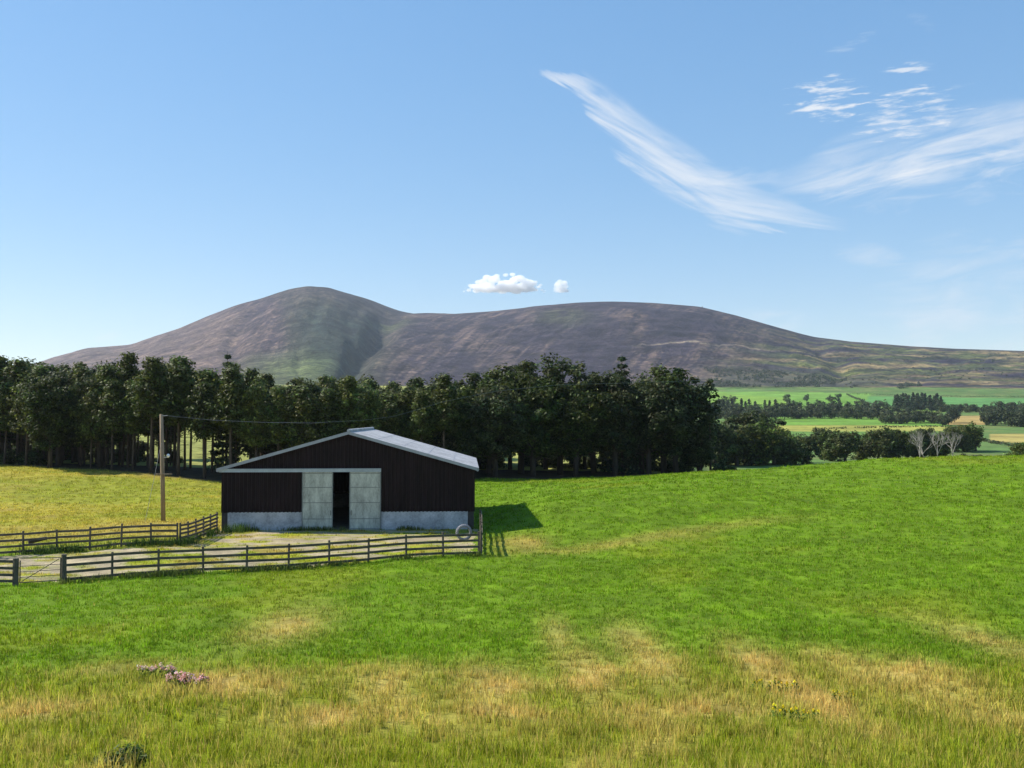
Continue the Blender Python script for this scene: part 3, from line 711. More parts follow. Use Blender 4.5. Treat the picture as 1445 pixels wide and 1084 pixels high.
def broad(H, rad, low, col, ncl=110, q=75, size=.30, name='broadleaf_tree', tr=.30, tips=True):
    tm, cm = MB(), MB(); th = H * .42; lean = rng.normal(0, .25, 2)
    tm.tube([(0, 0, -.4), (lean[0] * .3, lean[1] * .3, th * .5), (lean[0], lean[1], th), (lean[0] * 1.3, lean[1] * 1.3, H * .72)], [tr * 1.25, tr, tr * .75, tr * .2], 9)
    cen = np.array([lean[0], lean[1], H * (low + 1) / 2]); hz_ = H * (1 - low) / 2
    lob = [(rvec(1)[0] * np.array([rad * .55, rad * .55, hz_ * .5]), rng.uniform(.45, .68)) for _ in range(9)]
    for i in range(ncl):
        l, ls = lob[i % 9]; d = rvec(1)[0]; d[2] = d[2] * .9 + .12
        p = cen + l + d * ls * np.array([rad, rad, hz_]) * rng.uniform(.55, 1.08)
        p[2] = min(max(p[2], H * low * .9), H)
        clump(cm, p, rng.uniform(.6, 1.3) * rad * .25, q, size, col, .8, .55)
        if tips and i % 4 == 0:
            b = np.array([lean[0], lean[1], min(p[2] * .72, th * 1.3)]); mid = b * .5 + p * .5 + rng.normal(0, .15, 3)
            tm.tube([b, mid, p], [tr * .42, tr * .25, .02], 5)
    return finish(name, tm, cm, M_bark, M_leaf)
def spruce(H, wid, col, low=.06, nw=16, q=30, size=.3):
    tm, cm = MB(), MB(); tm.tube([(0, 0, -.3), (0, 0, H * .5), (.02, 0, H)], [H * .014, H * .009, .02], 7)
    for k in range(nw):
        f = (k + .3) / nw; z = H * (low + (1 - low) * f); r = wid * (1 - f) ** .85 + .12
        nb = 8 if f < .7 else 5
        for j in range(nb):
            a = 2 * math.pi * (j + rng.random() * .6) / nb + k; rr = r * rng.uniform(.7, 1.1)
            e = np.array([math.cos(a) * rr, math.sin(a) * rr, z - .18 * rr])
            if rr > .5: tm.tube([(0, 0, z), e], [.03, .01], 4)
            clump(cm, e * np.array([.72, .72, 1]), max(.3, rr * .42), q, size, col, .5, .7)
    return finish('conifer_tree', tm, cm, M_bark, M_needle)
def bush(H, rad, col, ncl=26, q=60, size=.16, name='bush'):
    tm, cm = MB(), MB()
    for i in range(ncl):
        d = rvec(1)[0]; d[2] = abs(d[2]); p = d * np.array([rad * .75, rad * .75, H * .78]) * rng.uniform(.5, 1) + (0, 0, H * .1)
        clump(cm, p, rad * .33, q, size, col, .8, .5)
        if i % 3 == 0: tm.tube([(0, 0, -.1), p * .5 + (0, 0, .1), p], [.04, .025, .01], 4)
    root = empty(name, (0, 0, -500)); tm.build('stem', M_bark, root); cm.build('foliage', M_leaf, root, color=True); return root
def far_tree(H, rad, low, col, ncl=34, q=26, size=.55, name='broadleaf_tree', pointed=False):
    """one mesh: at half a mile the stem hardly shows"""
    cm = MB(); cm.tube([(0, 0, -1), (0, 0, H * .6)], [.3, .12], 6, c=(.06, .05, .04), m=1)
    for i in range(ncl):
        d = rvec(1)[0]; f = rng.random()
        if pointed:
            z = H * (low + (1 - low) * f); p = np.array([d[0], d[1], 0]) * rad * (1 - f) ** .8 + (0, 0, z); rr = .25 * rad + .5 * rad * (1 - f) * .6
        else:
            p = np.array([0, 0, H * (1 + low) / 2]) + d * np.array([rad, rad, H * (1 - low) / 2]) * rng.uniform(.5, .9); rr = rad * .34
        clump(cm, p, rr, q, size, col, .8, .55)
    o = cm.build(name, [M_leaf, M_bark], color=True); o.location = (0, 0, -500); return o
PINEC = (.066, .088, .020); DARKC = (.046, .066, .015); OAKC = (.066, .092, .018); FARC = (.050, .068, .032)
pines = [pine(13.2, .42, 2.1, PINEC, 66, 46, .2), pine(14.0, .48, 1.9, PINEC, 66, 46, .2), pine(12.4, .39, 2.2, (.078, .098, .022), 66, 46, .2), pine(13.6, .50, 2.0, (.058, .084, .02), 60, 46, .2), pine(14.6, .46, 1.8, PINEC, 70, 46, .2), pine(12.8, .36, 2.2, (.082, .102, .022), 70, 46, .2)]
darks = [broad(13.6, 4.4, .17, DARKC, 190, 80, .22), broad(12.6, 3.9, .14, DARKC, 180, 80, .22), broad(14.2, 4.0, .20, (.046, .062, .022), 180, 80, .22), broad(13.0, 4.8, .12, (.042, .056, .021), 200, 80, .22)]
mids = [broad(8.6, 3.7, .02, OAKC, 120, 60, .24, tips=False), broad(7.6, 4.0, .0, (.066, .088, .026), 120, 60, .24, tips=False), broad(9.6, 3.3, .03, (.05, .07, .024), 120, 60, .24, tips=False)]
fars = [far_tree(11, 5, .08, FARC), far_tree(12.5, 4.6, .1, (.045, .064, .034)), far_tree(9.5, 5.4, .06, (.058, .076, .034)), far_tree(13, 3.4, .05, (.040, .058, .032), 40, 24, .5, 'conifer_tree', True)]
spr = spruce(15.0, 2.6, (.036, .054, .026)); thin = pine(13.2, .55, 1.25, (.05, .07, .03), 20, 26, .24)
used = set()
def plant(proto, x, y, label, cat='tree', group=None, sc=1.0, z=None, rz=None, nm=None, sink=0.0, wx=1.0):
    if proto.name in used: o = copy_tree(proto)
    else: used.add(proto.name); o = proto
    if z is None: z = hz(x, y)
    o.location = (x, y, z - sink); o.rotation_euler = (0, 0, random.uniform(0, 6.28) if rz is None else rz)
    o.scale = (sc * wx, sc * wx, sc)
    for kx in ('label', 'category', 'group'):
        if kx in o: del o[kx]
    tag(o, label, cat, group); return o
bs = [bush(1.7, 1.3, (.07, .095, .028)), bush(2.4, 1.5, (.05, .07, .024)), bush(1.2, 1.2, (.08, .11, .03))]
# pine plantation
nrow = 7
for r in range(nrow):
    q = -230 + r * 13
    while q < 668:
        D = foot(q) + 2.2 + r * 4.4 + random.uniform(-1.1, 1.1)
        x = pxu(q) * D
        gap = ((262 < q < 354) and r > 3) or (196 < q < 222 and r > 4)
        if not gap and not (r == 0 and 40 < q < 105):
            side = 'left of the pole' if q < 225 else ('between the pole and the shed' if q < 320 else 'behind the shed roof')
            row = 'at the plantation front edge' if r == 0 else 'inside the packed plantation'
            tall = np.interp(q, [-100, 0, 60, 90, 250, 300, 330, 420, 520, 640, 680], [1.05, 1.05, 1.04, .95, .99, 1.05, .95, .91, .87, .85, .88])
            if r == 0: tall *= .93
            plant(random.choice(pines) if (r < 1 or 240 < q < 370 or 180 < q < 235 or random.random() < .85) else random.choice(darks), x, D, 'slender bare-stemmed pine %s, %s' % (row, side), 'pine tree', 'plantation pines ' + side, tall * (random.uniform(.88, 1.07) if random.random() < .8 else random.uniform(.78, .9)), wx=random.uniform(.9, 1.3))
        q += 2.75 / D * F * random.uniform(.8, 1.25)
D = 112.5; plant(darks[0], pxu(72) * D, D, 'broad dark oak with low limbs at the field edge before the left pines', 'oak tree', sc=.82, rz=1.0)
D = 113.5; plant(darks[2], pxu(132) * D, D + 2, 'round dark tree with shaded crown beside the broad oak on the left', 'tree', sc=.80)
D = 112; plant(spr, pxu(306) * D, D + 4, 'pointed conifer rising above the pines behind the left end of the shed', 'conifer', sc=1.02, wx=.8)
# dark broadleaf stand right of the shed
STAND = [(655, 114, .86, 1, 'first'), (690, 119, .94, 0, ''), (700, 113.5, .90, 3, ''), (735, 121, 1.03, 0, ''), (752, 115, .95, 1, ''), (790, 122, 1.02, 2, ''), (812, 116, .90, 0, ''), (838, 123, 1.0, 3, ''), (868, 117, .97, 2, ''), (905, 124, .99, 1, ''), (915, 117, .92, 3, ''), (936, 121, 1.0, 0, ''), (954, 118, .95, 3, ''), (985, 123, .55, 1, ''), (988, 118, .42, 2, '')]
LBL = ['pale-edged broad tree just right of the shed roof end', 'tall dark tree behind the tree nearest the shed roof', 'dark broad tree in the front row right of the shed', 'tallest rounded crown in the left half of the dark stand', 'dark front tree with low crown left of the middle of the stand', 'dark rear tree in the middle of the stand, its crown on the skyline', 'lower dark front tree in the middle of the stand', 'dark rear tree just left of the spindly conifer top', 'dark front tree below the spindly conifer top', 'dark rear tree just right of the spindly conifer top', 'dark front tree with bare stems below, right half of stand', 'large rear crown at the right end of the stand, on the skyline', 'great round dark tree closing the right end of the stand', 'small tree tucked behind the right end of the dark stand', 'low bushy tree at the foot of the right end of the dark stand']
for (q, D, s, k, _), l in zip(STAND, LBL): plant(darks[k], pxu(q) * D, D, l, 'tree', 'dark trees right of the shed', s * (1.05 if D > 118 else .98), wx=1.14)
for i, q in enumerate((-60, -25, 8, 40, 75, 108, 140, 172, 238, 380, 405, 430, 462, 495, 528, 560, 594, 628)):
    D = foot(q) + 36 + 3 * (i % 3); plant(darks[(i * 3) % 4], pxu(q) * D, D, 'low-crowned dark tree closing the rear of the plantation', 'tree', 'rear edge trees of the plantation', random.uniform(.62, .80), wx=1.05)
q = -150.0; i = 0
while q < 660:
    D = foot(q) + 33 + random.uniform(-1.5, 2.5)
    if not (196 < q < 222 or 255 < q < 362 or 448 < q < 456):
        plant(bs[(i % 3 == 0) * 1 or 1], pxu(q) * D, D, 'dark thicket bush along the far edge of the plantation', 'bush', 'thicket behind the plantation', random.uniform(1.2, 1.75), wx=1.15)
    q += 2.7 / D * F * random.uniform(.8, 1.2); i += 1
q = 664.0
while q < 985:
    D = 131 + random.uniform(-1.5, 2.5)
    if not (712 < q < 724 or 762 < q < 772):
        plant(bs[1], pxu(q) * D, D, 'dark thicket bush at the back of the stand right of the shed', 'bush', 'thicket behind the dark stand', random.uniform(.9, 1.45), wx=1.2)
    q += 2.7 / D * F * random.uniform(.8, 1.2)
for i, q in enumerate((668, 705, 742, 775, 812, 850, 884, 922, 950, 972)):
    D = 135 + 3 * (i % 2); plant(mids[i % 3], pxu(q) * D, D, 'low dark tree at the back of the stand right of the shed', 'tree', 'back edge trees of the dark stand', random.uniform(.55, .85), wx=1.0)
for i, (q, D) in enumerate(((720, 127), (770, 129), (825, 130), (880, 130), (935, 129), (675, 128))):
    plant(darks[i % 4], pxu(q) * D, D, 'dark tree hidden deep in the stand right of the shed', 'tree', 'inner trees of the dark stand', random.uniform(.85, .97))
plant(copy_tree(spr), pxu(878) * 121, 121, 'spindly dark conifer whose ragged top breaks the skyline of the stand', 'conifer', sc=1.06, wx=.95)
plant(thin, pxu(1002) * 119, 119, 'thin tree with sparse tufted branches leaning out at the right end of the stand', 'tree', sc=.94, wx=1.1)
# understorey along the wood edge
for q, D, k, l in ((10, 118, 1, 'leafy bush under the pines at the left edge'), (34, 119, 0, 'pale leafy bush under the pines near the left edge'), (52, 118, 1, 'leafy bush left of the broad oak stem'), (375, 112, 1, 'bush in the wood just above the left slope of the shed roof'), (405, 113, 0, 'pale bush in the wood above the left slope of the shed roof'),
                   (440, 112, 1, 'dark bush in the wood above the left part of the shed roof'), (520, 113, 1, 'dark bush behind the shed ridge'), (560, 114, 0, 'bush behind the right slope of the shed roof'), (625, 115, 1, 'dark bush behind the right eave of the shed'),
                   (1030, 119, 0, 'pale green bush at the right foot of the dark stand'), (1055, 121, 2, 'low bush trailing right from the dark stand'), (1075, 122, 2, 'last low bush right of the dark stand'), (1018, 117.5, 1, 'dark bush at the right foot of the dark stand')):
    plant(bs[k], pxu(q) * D, D, l, 'bush', 'bushes along the wood edge')
# trees in the valley right of the stand
for q, D, s, k, l in ((1008, 190, 1.10, 2, 'tree half hidden by the right end of the dark stand'), (1022, 200, 1.05, 0, 'leafy valley tree next to the dark stand'), (1040, 195, 1.10, 1, 'sunlit-topped valley tree right of the dark stand'), (1052, 206, 1.22, 2, 'tall valley tree in the middle of the near clump'),
                     (1068, 198, 1.15, 0, 'round valley tree in the near clump'), (1076, 212, 1.25, 2, 'pointed tallest tree of the near valley clump'), (1092, 200, 1.04, 1, 'broad valley tree right of the pointed one'), (1106, 206, .92, 0, 'dark valley tree toward the right of the near clump'), (1122, 202, .80, 1, 'lower valley tree near the right end of the clump'), (1138, 208, .72, 2, 'last small tree at the right end of the near clump'),
                     (1030, 215, 1.2, 0, 'back tree of the near clump beside the dark stand'), (1112, 222, .82, 2, 'back tree at the right of the near clump'),
                     (1172, 236, .92, 0, 'round-crowned tree on the near crest, left end of the row'), (1192, 232, 1.0, 1, 'broad tree on the near crest, tallest in the left of the row'), (1158, 255, .95, 2, 'paler tree behind the left end of the crest row'), (1216, 240, .92, 0, 'dark rounded tree left of the middle of the crest row'), (1237, 236, 1.04, 1, 'broad dark tree in the middle of the crest row'), (1258, 238, 1.06, 0, 'dark tree just left of the bare pale branches'),
                     (1278, 243, .98, 1, 'dark tree behind the left of the bare pale branches'), (1300, 250, .95, 2, 'dark tree behind the middle of the bare pale branches'), (1322, 248, .90, 0, 'dark low tree behind the right of the bare pale branches'), (1346, 300, 1.1, 1, 'round tree beyond the bare pale branches'), (1362, 305, 1.15, 0, 'round tree standing right beyond the bare branches'), (1376, 310, 1.0, 1, 'rightmost of the round trees beyond the bare branches')):
    plant(mids[k], pxu(q) * D, D, l, 'tree', 'trees in the near valley', s * 1.10, wx=1.1, sink=.7)
for q, D, k, s, l in ((1362, 190, 1, 1.15, 'left bush of the low row on the crest near the right edge'), (1378, 188, 0, 1.3, 'middle bush of the low row on the crest near the right edge'), (1394, 192, 1, .95, 'right bush of the low row on the crest near the right edge'), (1417, 200, 2, 1.4, 'small mound of bush near the right edge of the photo')):
    plant(bs[k], pxu(q) * D, D, l, 'bush', 'bushes on the crest at right', s * 1.2)
D = 150; plant(mids[0], pxu(1452) * D, D, 'fresh green tree cut off by the right edge of the photo', 'tree', None, .78)
# bare pale trees
def bare(H, seed):
    r = np.random.default_rng(seed); tm = MB(); root = empty('dead_tree', (0, 0, -500)); lim = []
    def grow(p, d, L, rad, lev, out):
        n_ = 4; pts = [p]; 
        for i in range(n_):
            d = d + r.normal(0, .2, 3) + (0, 0, .10); d /= np.linalg.norm(d); pts.append(pts[-1] + d * L / n_)
        out.tube(pts, np.linspace(rad, rad * .55, n_ + 1), 5)
        if lev:
            for k in range(3 if lev > 1 else 2):
                dd = d + r.normal(0, .5, 3); dd[2] = abs(dd[2]) * .8 + .3; dd /= np.linalg.norm(dd)
                grow(pts[-1 - (k % 2)], dd, L * r.uniform(.6, .85), rad * .6, lev - 1, out)
    t = MB(); grow(np.array([0, 0, -.3]), np.array([r.normal(0, .25), 0, 1.0]), H * .38, .17, 0, t); t.build('trunk', M_dead, root)
    top = t.v[0][-2]
    for k in range(3):
        lm = MB(); a = k * 2.1 + r.random(); grow(top * .97, np.array([math.cos(a) * .42, math.sin(a) * .42, .9]), H * .32, .11, 3, lm); lm.build('branch', M_dead, root)
    return root
for i, (q, D, H, l) in enumerate(((1292, 206, 6.8, 'bare silvery dead tree at the left of the pale group on the crest'), (1309, 208, 7.8, 'bare silvery dead tree with forked limbs in the middle of the pale group'), (1325, 205, 7.4, 'bare silvery dead tree leaning right at the end of the pale group'), (1342, 209, 6.9, 'bare silvery dead tree furthest right, set back in the pale group'))):
    plant(bare(H, 40 + i), pxu(q) * D, D, l, 'dead tree', 'dead trees on the crest', sink=.1)
# belts and lone trees further off
def belt(q0, q1, D0, D1, nn, label, group, ks, s0, s1):
    for i in range(nn):
        q = q0 + (q1 - q0) * (i + random.uniform(.1, .9)) / nn; D = random.uniform(D0, D1)
        plant(random.choice([fars[k] for k in ks]), pxu(q) * D, D, label, 'tree', group, random.uniform(s0, s1), sink=.3)
belt(1003, 1258, 690, 720, 40, 'front tree of the long dark belt across the valley', 'long belt, front trees', (0, 1, 2, 2), .80, 1.05)
belt(1003, 1235, 725, 775, 36, 'rear tree of the long dark belt across the valley', 'long belt, rear trees', (0, 1, 3), .95, 1.20)
belt(1003, 1040, 800, 960, 9, 'tree in the thicket where the long belt meets the dark stand', 'thicket beside the stand', (0, 2), .7, 1.0)
belt(1246, 1350, 600, 650, 22, 'tree in the lower clump right of the long belt', 'lower clump trees', (0, 1, 2), .75, 1.0)
belt(1262, 1330, 800, 900, 24, 'close-set tree in the small square plantation above the lower clump', 'square plantation trees', (1, 3, 3), 1.0, 1.25)
belt(1330, 1402, 790, 830, 18, 'tree in the dark line along the foot of the green fields', 'dark line of trees', (0, 2), .60, .80)
belt(1388, 1460, 560, 640, 20, 'tree in the dark wood at the right edge of the valley', 'right edge wood trees', (0, 1, 2), .80, 1.1)
belt(1402, 1470, 760, 840, 12, 'tree behind the dark wood at the right edge', 'right edge wood, rear trees', (0, 2), .9, 1.15)
for q, D, s, k, l in ((1022, 1040, .8, 0, 'lone field tree nearest the dark stand, below the hill'), (1034, 1040, 1.0, 2, 'dark round tree in the green field near the dark stand'), (1110, 1050, 1.05, 0, 'lone round tree in the middle of the upper green field'), (1138, 1060, .85, 1, 'smaller lone tree right of the round field tree'), (1172, 1060, .98, 2, 'left tree of the close pair in the upper field'), (1182, 1062, 1.0, 0, 'right tree of the close pair in the upper field'),
                     (1238, 900, .8, 0, 'left bushy tree at the end of the field hedge'), (1246, 905, .95, 2, 'right bushy tree at the end of the field hedge')):
    plant(fars[k], pxu(q) * D, D, l, 'tree', 'lone trees in the upper fields', s, sink=.2)
# hedges
def hedge(pts, label, h=2.2, wd=1.6, col=FARC, nm='hedge'):
    m = MB(); P = np.array([(pxu(q) * D, D) for q, D in pts]); L = np.linalg.norm(np.diff(P, axis=0), axis=1).sum(); tt = np.linspace(0, 1, max(12, int(L / 1.6)))
    cs = np.concatenate([[0], np.cumsum(np.linalg.norm(np.diff(P, axis=0), axis=1))]) / L
    for t in tt:
        x = np.interp(t, cs, P[:, 0]); y = np.interp(t, cs, P[:, 1])
        if rng.random() < .12: continue
        clump(m, np.array([x, y, hz(x, y) + h * .45]), h * rng.uniform(.5, .75), 16, .4, col, .8, .5)
    o = m.build(nm, M_leaf, color=True); tag(o, label, 'hedge'); return o
hedge([(1090, 452), (1200, 445), (1335, 455)], 'dark hedge crossing the valley below the striped field', 1.8)
hedge([(1150, 545), (1250, 560), (1340, 570)], 'thin hedge along the lower edge of the striped field', 1.4)
hedge([(1195, 1290), (1215, 1080), (1240, 960), (1262, 900)], 'hedge slanting down between the two upper green fields', 2.6)
hedge([(1200, 1300), (1300, 1240), (1450, 1220)], 'hedge along the top of the right green field under the hill', 3.0)
hedge([(1378, 420), (1400, 372), (1440, 335)], 'curving hedge beside the golden field at the right edge', 1.6)
# scrub wood on the hill foot: uncountable
sm = MB(); N = 0
while N < 620:
    q = random.uniform(995, 1300); D = random.uniform(1490, 1800) if q < 1200 else random.uniform(1440, 1640)
    if fbm(np.array([q * .035]), np.array([D * .012]), 171, 3)[0] < .46 + .1 * (q > 1180): continue
    x = pxu(q) * D; clump(sm, np.array([x, D, hz(x, D) + 1.8]), random.uniform(2.5, 5.0), 22, 1.1, (.046, .058, .040), .7, .5); N += 1
for i in range(420):
    q = random.uniform(1120, 1480); D = random.uniform(1600, 2300); x = pxu(q) * D
    if fbm(np.array([x * .01]), np.array([D * .01]), 181, 3)[0] < .5: continue
    clump(sm, np.array([x, D, hz(x, D) + 1.0]), random.uniform(2, 4.5), 14, 1.2, (.055, .065, .035), .5, .5)
tag(sm.build('scrub', M_leaf, color=True), 'dark gorse and birch scrub on the hill foot', 'scrub', kind='stuff')
# cairn on the dome's shoulder
q = 992; dr = float(np.interp(pxu(q), pxu(DRp[:, 0]), DRp[:, 1])); cx_, cy_ = pxu(q) * dr, dr; m = MB()
for i in range(40):
    a = rng.uniform(0, 6.28); f = rng.random(); r_ = 5 * (1 - f) * rng.random(); s_ = rng.uniform(.6, 1.3)
    m.bar((r_ * math.cos(a) - s_, r_ * math.sin(a), f * 7), (r_ * math.cos(a) + s_, r_ * math.sin(a) + .3, f * 7 + .4), s_ * 1.4, s_ * 1.2)
o = m.build('cairn', M_stone); o.location = (cx_, cy_, hz(cx_, cy_) - .3); tag(o, 'tiny stone cairn on the right shoulder of the long hill', 'cairn')

# ------------------------------------------------------------------ wild flowers
def flower_patch(name, px_, D, n_, rad, h, col, label, group, cat='flowers', hs=.05):
    x0, y0 = pxu(px_) * D, D; root = empty(name, (x0, y0, hz(x0, y0))); tag(root, label, cat, group)
    st, fl = MB(), MB(); o0 = np.array(root.location)
    for i in range(n_):
        a = rng.uniform(0, 6.28); r_ = rad * math.sqrt(rng.random()); x = x0 + r_ * math.cos(a) * 1.6; y = y0 + r_ * math.sin(a) * .7; z = hz(x, y); hh = h * rng.uniform(.7, 1.2)
        b = np.array([x, y, z]) - o0; tip = b + (rng.normal(0, .05), rng.normal(0, .05), hh)
        st.tube([b, b * .5 + tip * .5 + (.01, 0, 0), tip], [.006, .005, .004], 4, c=(.08, .12, .03))
        for k in range(5): 
            s_ = rng.uniform(.2, .9); p = b + (tip - b) * s_; clump(st, p, .06, 2, .035, (.09, .14, .03), 1, .3)
        clump(fl, tip, hs, 16, .022, col, 1.3, .2)
    st.build('stems', M_grass, root, color=True); fl.build('blossoms', M_flower, root, color=True)
dd = lambda py: (CAMZ - .75) / -uw(700, py)[1]
flower_patch('wildflower_clump', 272, dd(962), 44, .34, .24, (.66, .36, .38), 'pinkish flower clump in the lower left grass, the larger one', 'pink flower clumps')
flower_patch('wildflower_clump', 228, dd(945), 26, .30, .22, (.58, .36, .34), 'fainter pink flower clump just up and left of the larger one', 'pink flower clumps')
for i, (q, py, l) in enumerate(((1078, 968, 'yellow wildflower tuft at the foot of the bare brown patch'), (1100, 1020, 'yellow wildflower tuft lowest left, under the brown patch'), (1132, 1026, 'yellow wildflower tuft lowest right, under the brown patch'), (1185, 992, 'single yellow wildflower tuft right of the brown patch'), (1108, 972, 'faint yellow wildflower tuft inside the brown patch'))):
    flower_patch('yellow_wildflower', q, dd(py), 9, .17, .22, (.72, .56, .02), l, 'yellow wildflower tufts', hs=.035)
bk = bush(.20, .55, (.06, .095, .015), 30, 80, .04, 'weed_clump')
plant(bk, pxu(182) * 16.2, 16.2, 'low dark weed clump at the bottom left of the photo', 'weeds')

# ------------------------------------------------------------------ clouds standing beyond the hill
def cumulus(q0, q1, ytop, ybot, D, label, seed, npuff):
    r = np.random.default_rng(seed); m = MB(); a = at(q0, ybot, D); b = at(q1, ybot, D); H = (ybot - ytop) / F * D; Wd = b[0] - a[0]
    nu, nv = 20, 12
    for i in range(npuff):
        t = (i + r.random()) / npuff; env = max(.25, math.sin(math.pi * min(1, max(0, t))) ** .6)
        rad = H * .21 * r.uniform(.5, 1.15) * env; c = np.array([Wd * t, r.uniform(-.12, .12) * Wd, rad * .55 + r.random() ** 1.6 * (H * env - rad * 1.5)])
        th = np.linspace(0, 2 * np.pi, nu, endpoint=False); ph = np.linspace(.02, np.pi - .02, nv)
        T, Pp = np.meshgrid(th, ph); d = np.stack([np.sin(Pp) * np.cos(T), np.sin(Pp) * np.sin(T), np.cos(Pp)], -1)
        w_ = 1 + .75 * (fbm(d[..., 0] * 3 + i * 3.1 + d[..., 2] * 2, d[..., 1] * 3 + d[..., 2] * 2.3, 200 + i, 3) - .5)
        v = (c + d * rad * w_[..., None] * np.array([1.35, 1.35, .8])).reshape(-1, 3); v[:, 2] = np.maximum(v[:, 2], r.random() * .02 * H)
        i0 = np.arange(nv - 1)[:, None] * nu; j = np.arange(nu)[None]; j2 = (j + 1) % nu
        m.add(v, np.stack([i0 + j, i0 + nu + j, i0 + nu + j2, i0 + j2], -1).reshape(-1, 4))
    o = m.build('cloud', M_cloud, smooth=True); o.location = a; rm = o.modifiers.new('union', 'REMESH'); rm.mode = 'VOXEL'; rm.voxel_size = 6.0; tag(o, label, 'cloud'); return o
cumulus(654, 770, 384, 413, 9000, 'long puffy white cloud low over the hill saddle', 5, 120)
cumulus(781, 803, 393, 413, 9000, 'small round puff of cloud right of the long white cloud', 6, 34)

# ------------------------------------------------------------------ sky, sun, haze, camera
SUN_EL, SUN_AZ = 40.0, 16.0            # azimuth: degrees from due left toward the far side
wd = bpy.data.worlds.new('World'); scn.world = wd; wd.use_nodes = True
nt = NT(wd.node_tree); nt.n.clear()
out = nt.new('ShaderNodeOutputWorld'); bg = nt.new('ShaderNodeBackground'); sky = nt.new('ShaderNodeTexSky')
sky.sky_type = 'NISHITA'; sky.sun_disc = False; sky.sun_elevation = R(SUN_EL); sky.sun_rotation = R(-90 + SUN_AZ)
sky.altitude = 200; sky.air_density = 1.0; sky.dust_density = 0.1; sky.ozone_density = 3.0
bg.inputs[1].default_value = 0.13; hs = nt.new('ShaderNodeHueSaturation'); hs.inputs['Saturation'].default_value = 1.95; hs.inputs['Hue'].default_value = .505; gm = nt.new('ShaderNodeGamma'); gm.inputs[1].default_value = .42; nt.link(sky.outputs[0], gm.inputs[0]); nt.link(gm.outputs[0], hs.inputs['Color']); hs.inputs['Value'].default_value = 1.95; nt.link(hs.outputs[0], bg.inputs[0])
tc = nt.new('ShaderNodeTexCoord'); sep = nt.new('ShaderNodeSeparateXYZ'); nt.link(tc.outputs['Generated'], sep.inputs[0])
ysafe = nt.math('MAXIMUM', sep.outputs[1], 0.05)
U = nt.math('DIVIDE', sep.outputs[0], ysafe); Wv = nt.math('DIVIDE', sep.outputs[2], ysafe)
def fibre(ang, sa, sc_, det=6, dist=.6, off=0.0):
    cv = nt.new('ShaderNodeCombineXYZ'); nt.link(U, cv.inputs[0]); nt.link(Wv, cv.inputs[1]); cv.inputs[2].default_value = off
    mp = nt.new('ShaderNodeMapping'); mp.vector_type = 'POINT'; nt.link(cv.outputs[0], mp.inputs[0]); mp.inputs['Rotation'].default_value = (0, 0, R(ang))
    mp2 = nt.new('ShaderNodeMapping'); nt.link(mp.outputs[0], mp2.inputs[0]); mp2.inputs['Scale'].default_value = (sa, sc_, 1)
    return nt.noise(mp2.outputs[0], 1.0, det, .62, dist)
def fcurve(x, pts):
    n_ = nt.n.new('ShaderNodeFloatCurve'); c = n_.mapping.curves[0]; n_.mapping.use_clip = False
    while len(c.points) < len(pts): c.points.new(.5, .5)
    for p, (a, b) in zip(c.points, pts): p.location = (a, b); p.handle_type = 'AUTO_CLAMPED'
    n_.mapping.update(); nt.link(x, n_.inputs['Value']); return n_.outputs[0]
def band(pts, fib, lo, hi, fibb=None):
    """pts: (px, py, half thickness px, strength) along a streamer"""
    q = np.array(pts, float); u, w = uw(q[:, 0], q[:, 1]); u0, u1 = u[0], u[-1]
    s = nt.math('DIVIDE', nt.math('SUBTRACT', U, float(u0)), float(u1 - u0)); sn = (u - u0) / (u1 - u0)
    if fibb is not None:
        mr = nt.new('ShaderNodeMapRange'); mr.interpolation_type = 'SMOOTHSTEP'; mr.inputs[1].default_value = .25; mr.inputs[2].default_value = .75; nt.link(s, mr.inputs[0])
        fib = nt.math('ADD', nt.math('MULTIPLY', fib, nt.math('SUBTRACT', 1.0, mr.outputs[0])), nt.math('MULTIPLY', fibb, mr.outputs[0]))
    w0, w1 = w.min(), w.max()
    wc = nt.math('MULTIPLY_ADD', fcurve(s, list(zip(sn, (w - w0) / (w1 - w0)))), float(w1 - w0), float(w0))
    hw = nt.math('MULTIPLY', fcurve(s, list(zip(sn, q[:, 2] / 100))), 155 / F)
    wob = nt.math('MULTIPLY', nt.math('SUBTRACT', fib, .5), .045)
    dd_ = nt.math('DIVIDE', nt.math('ABSOLUTE', nt.math('SUBTRACT', nt.math('ADD', Wv, wob), wc)), nt.math('MAXIMUM', hw, 1e-4))
    m = nt.math('SUBTRACT', 1.0, nt.math('MULTIPLY', dd_, dd_), clamp=True)
    st = fcurve(s, list(zip(sn, q[:, 3])))
    ins = nt.math('MULTIPLY', nt.math('GREATER_THAN', s, 0.0), nt.math('LESS_THAN', s, 1.0))
    tex = nt.new('ShaderNodeMapRange'); tex.interpolation_type = 'SMOOTHSTEP'; tex.inputs[1].default_value = lo; tex.inputs[2].default_value = hi; nt.link(nt.math('SUBTRACT', fib, nt.math('MULTIPLY', nt.math('SUBTRACT', 1.0, m), .26)), tex.inputs[0])
    return nt.math('MULTIPLY', nt.math('MULTIPLY', tex.outputs[0], nt.math('MULTIPLY', m, 3.0, clamp=True)), nt.math('MULTIPLY', st, ins))
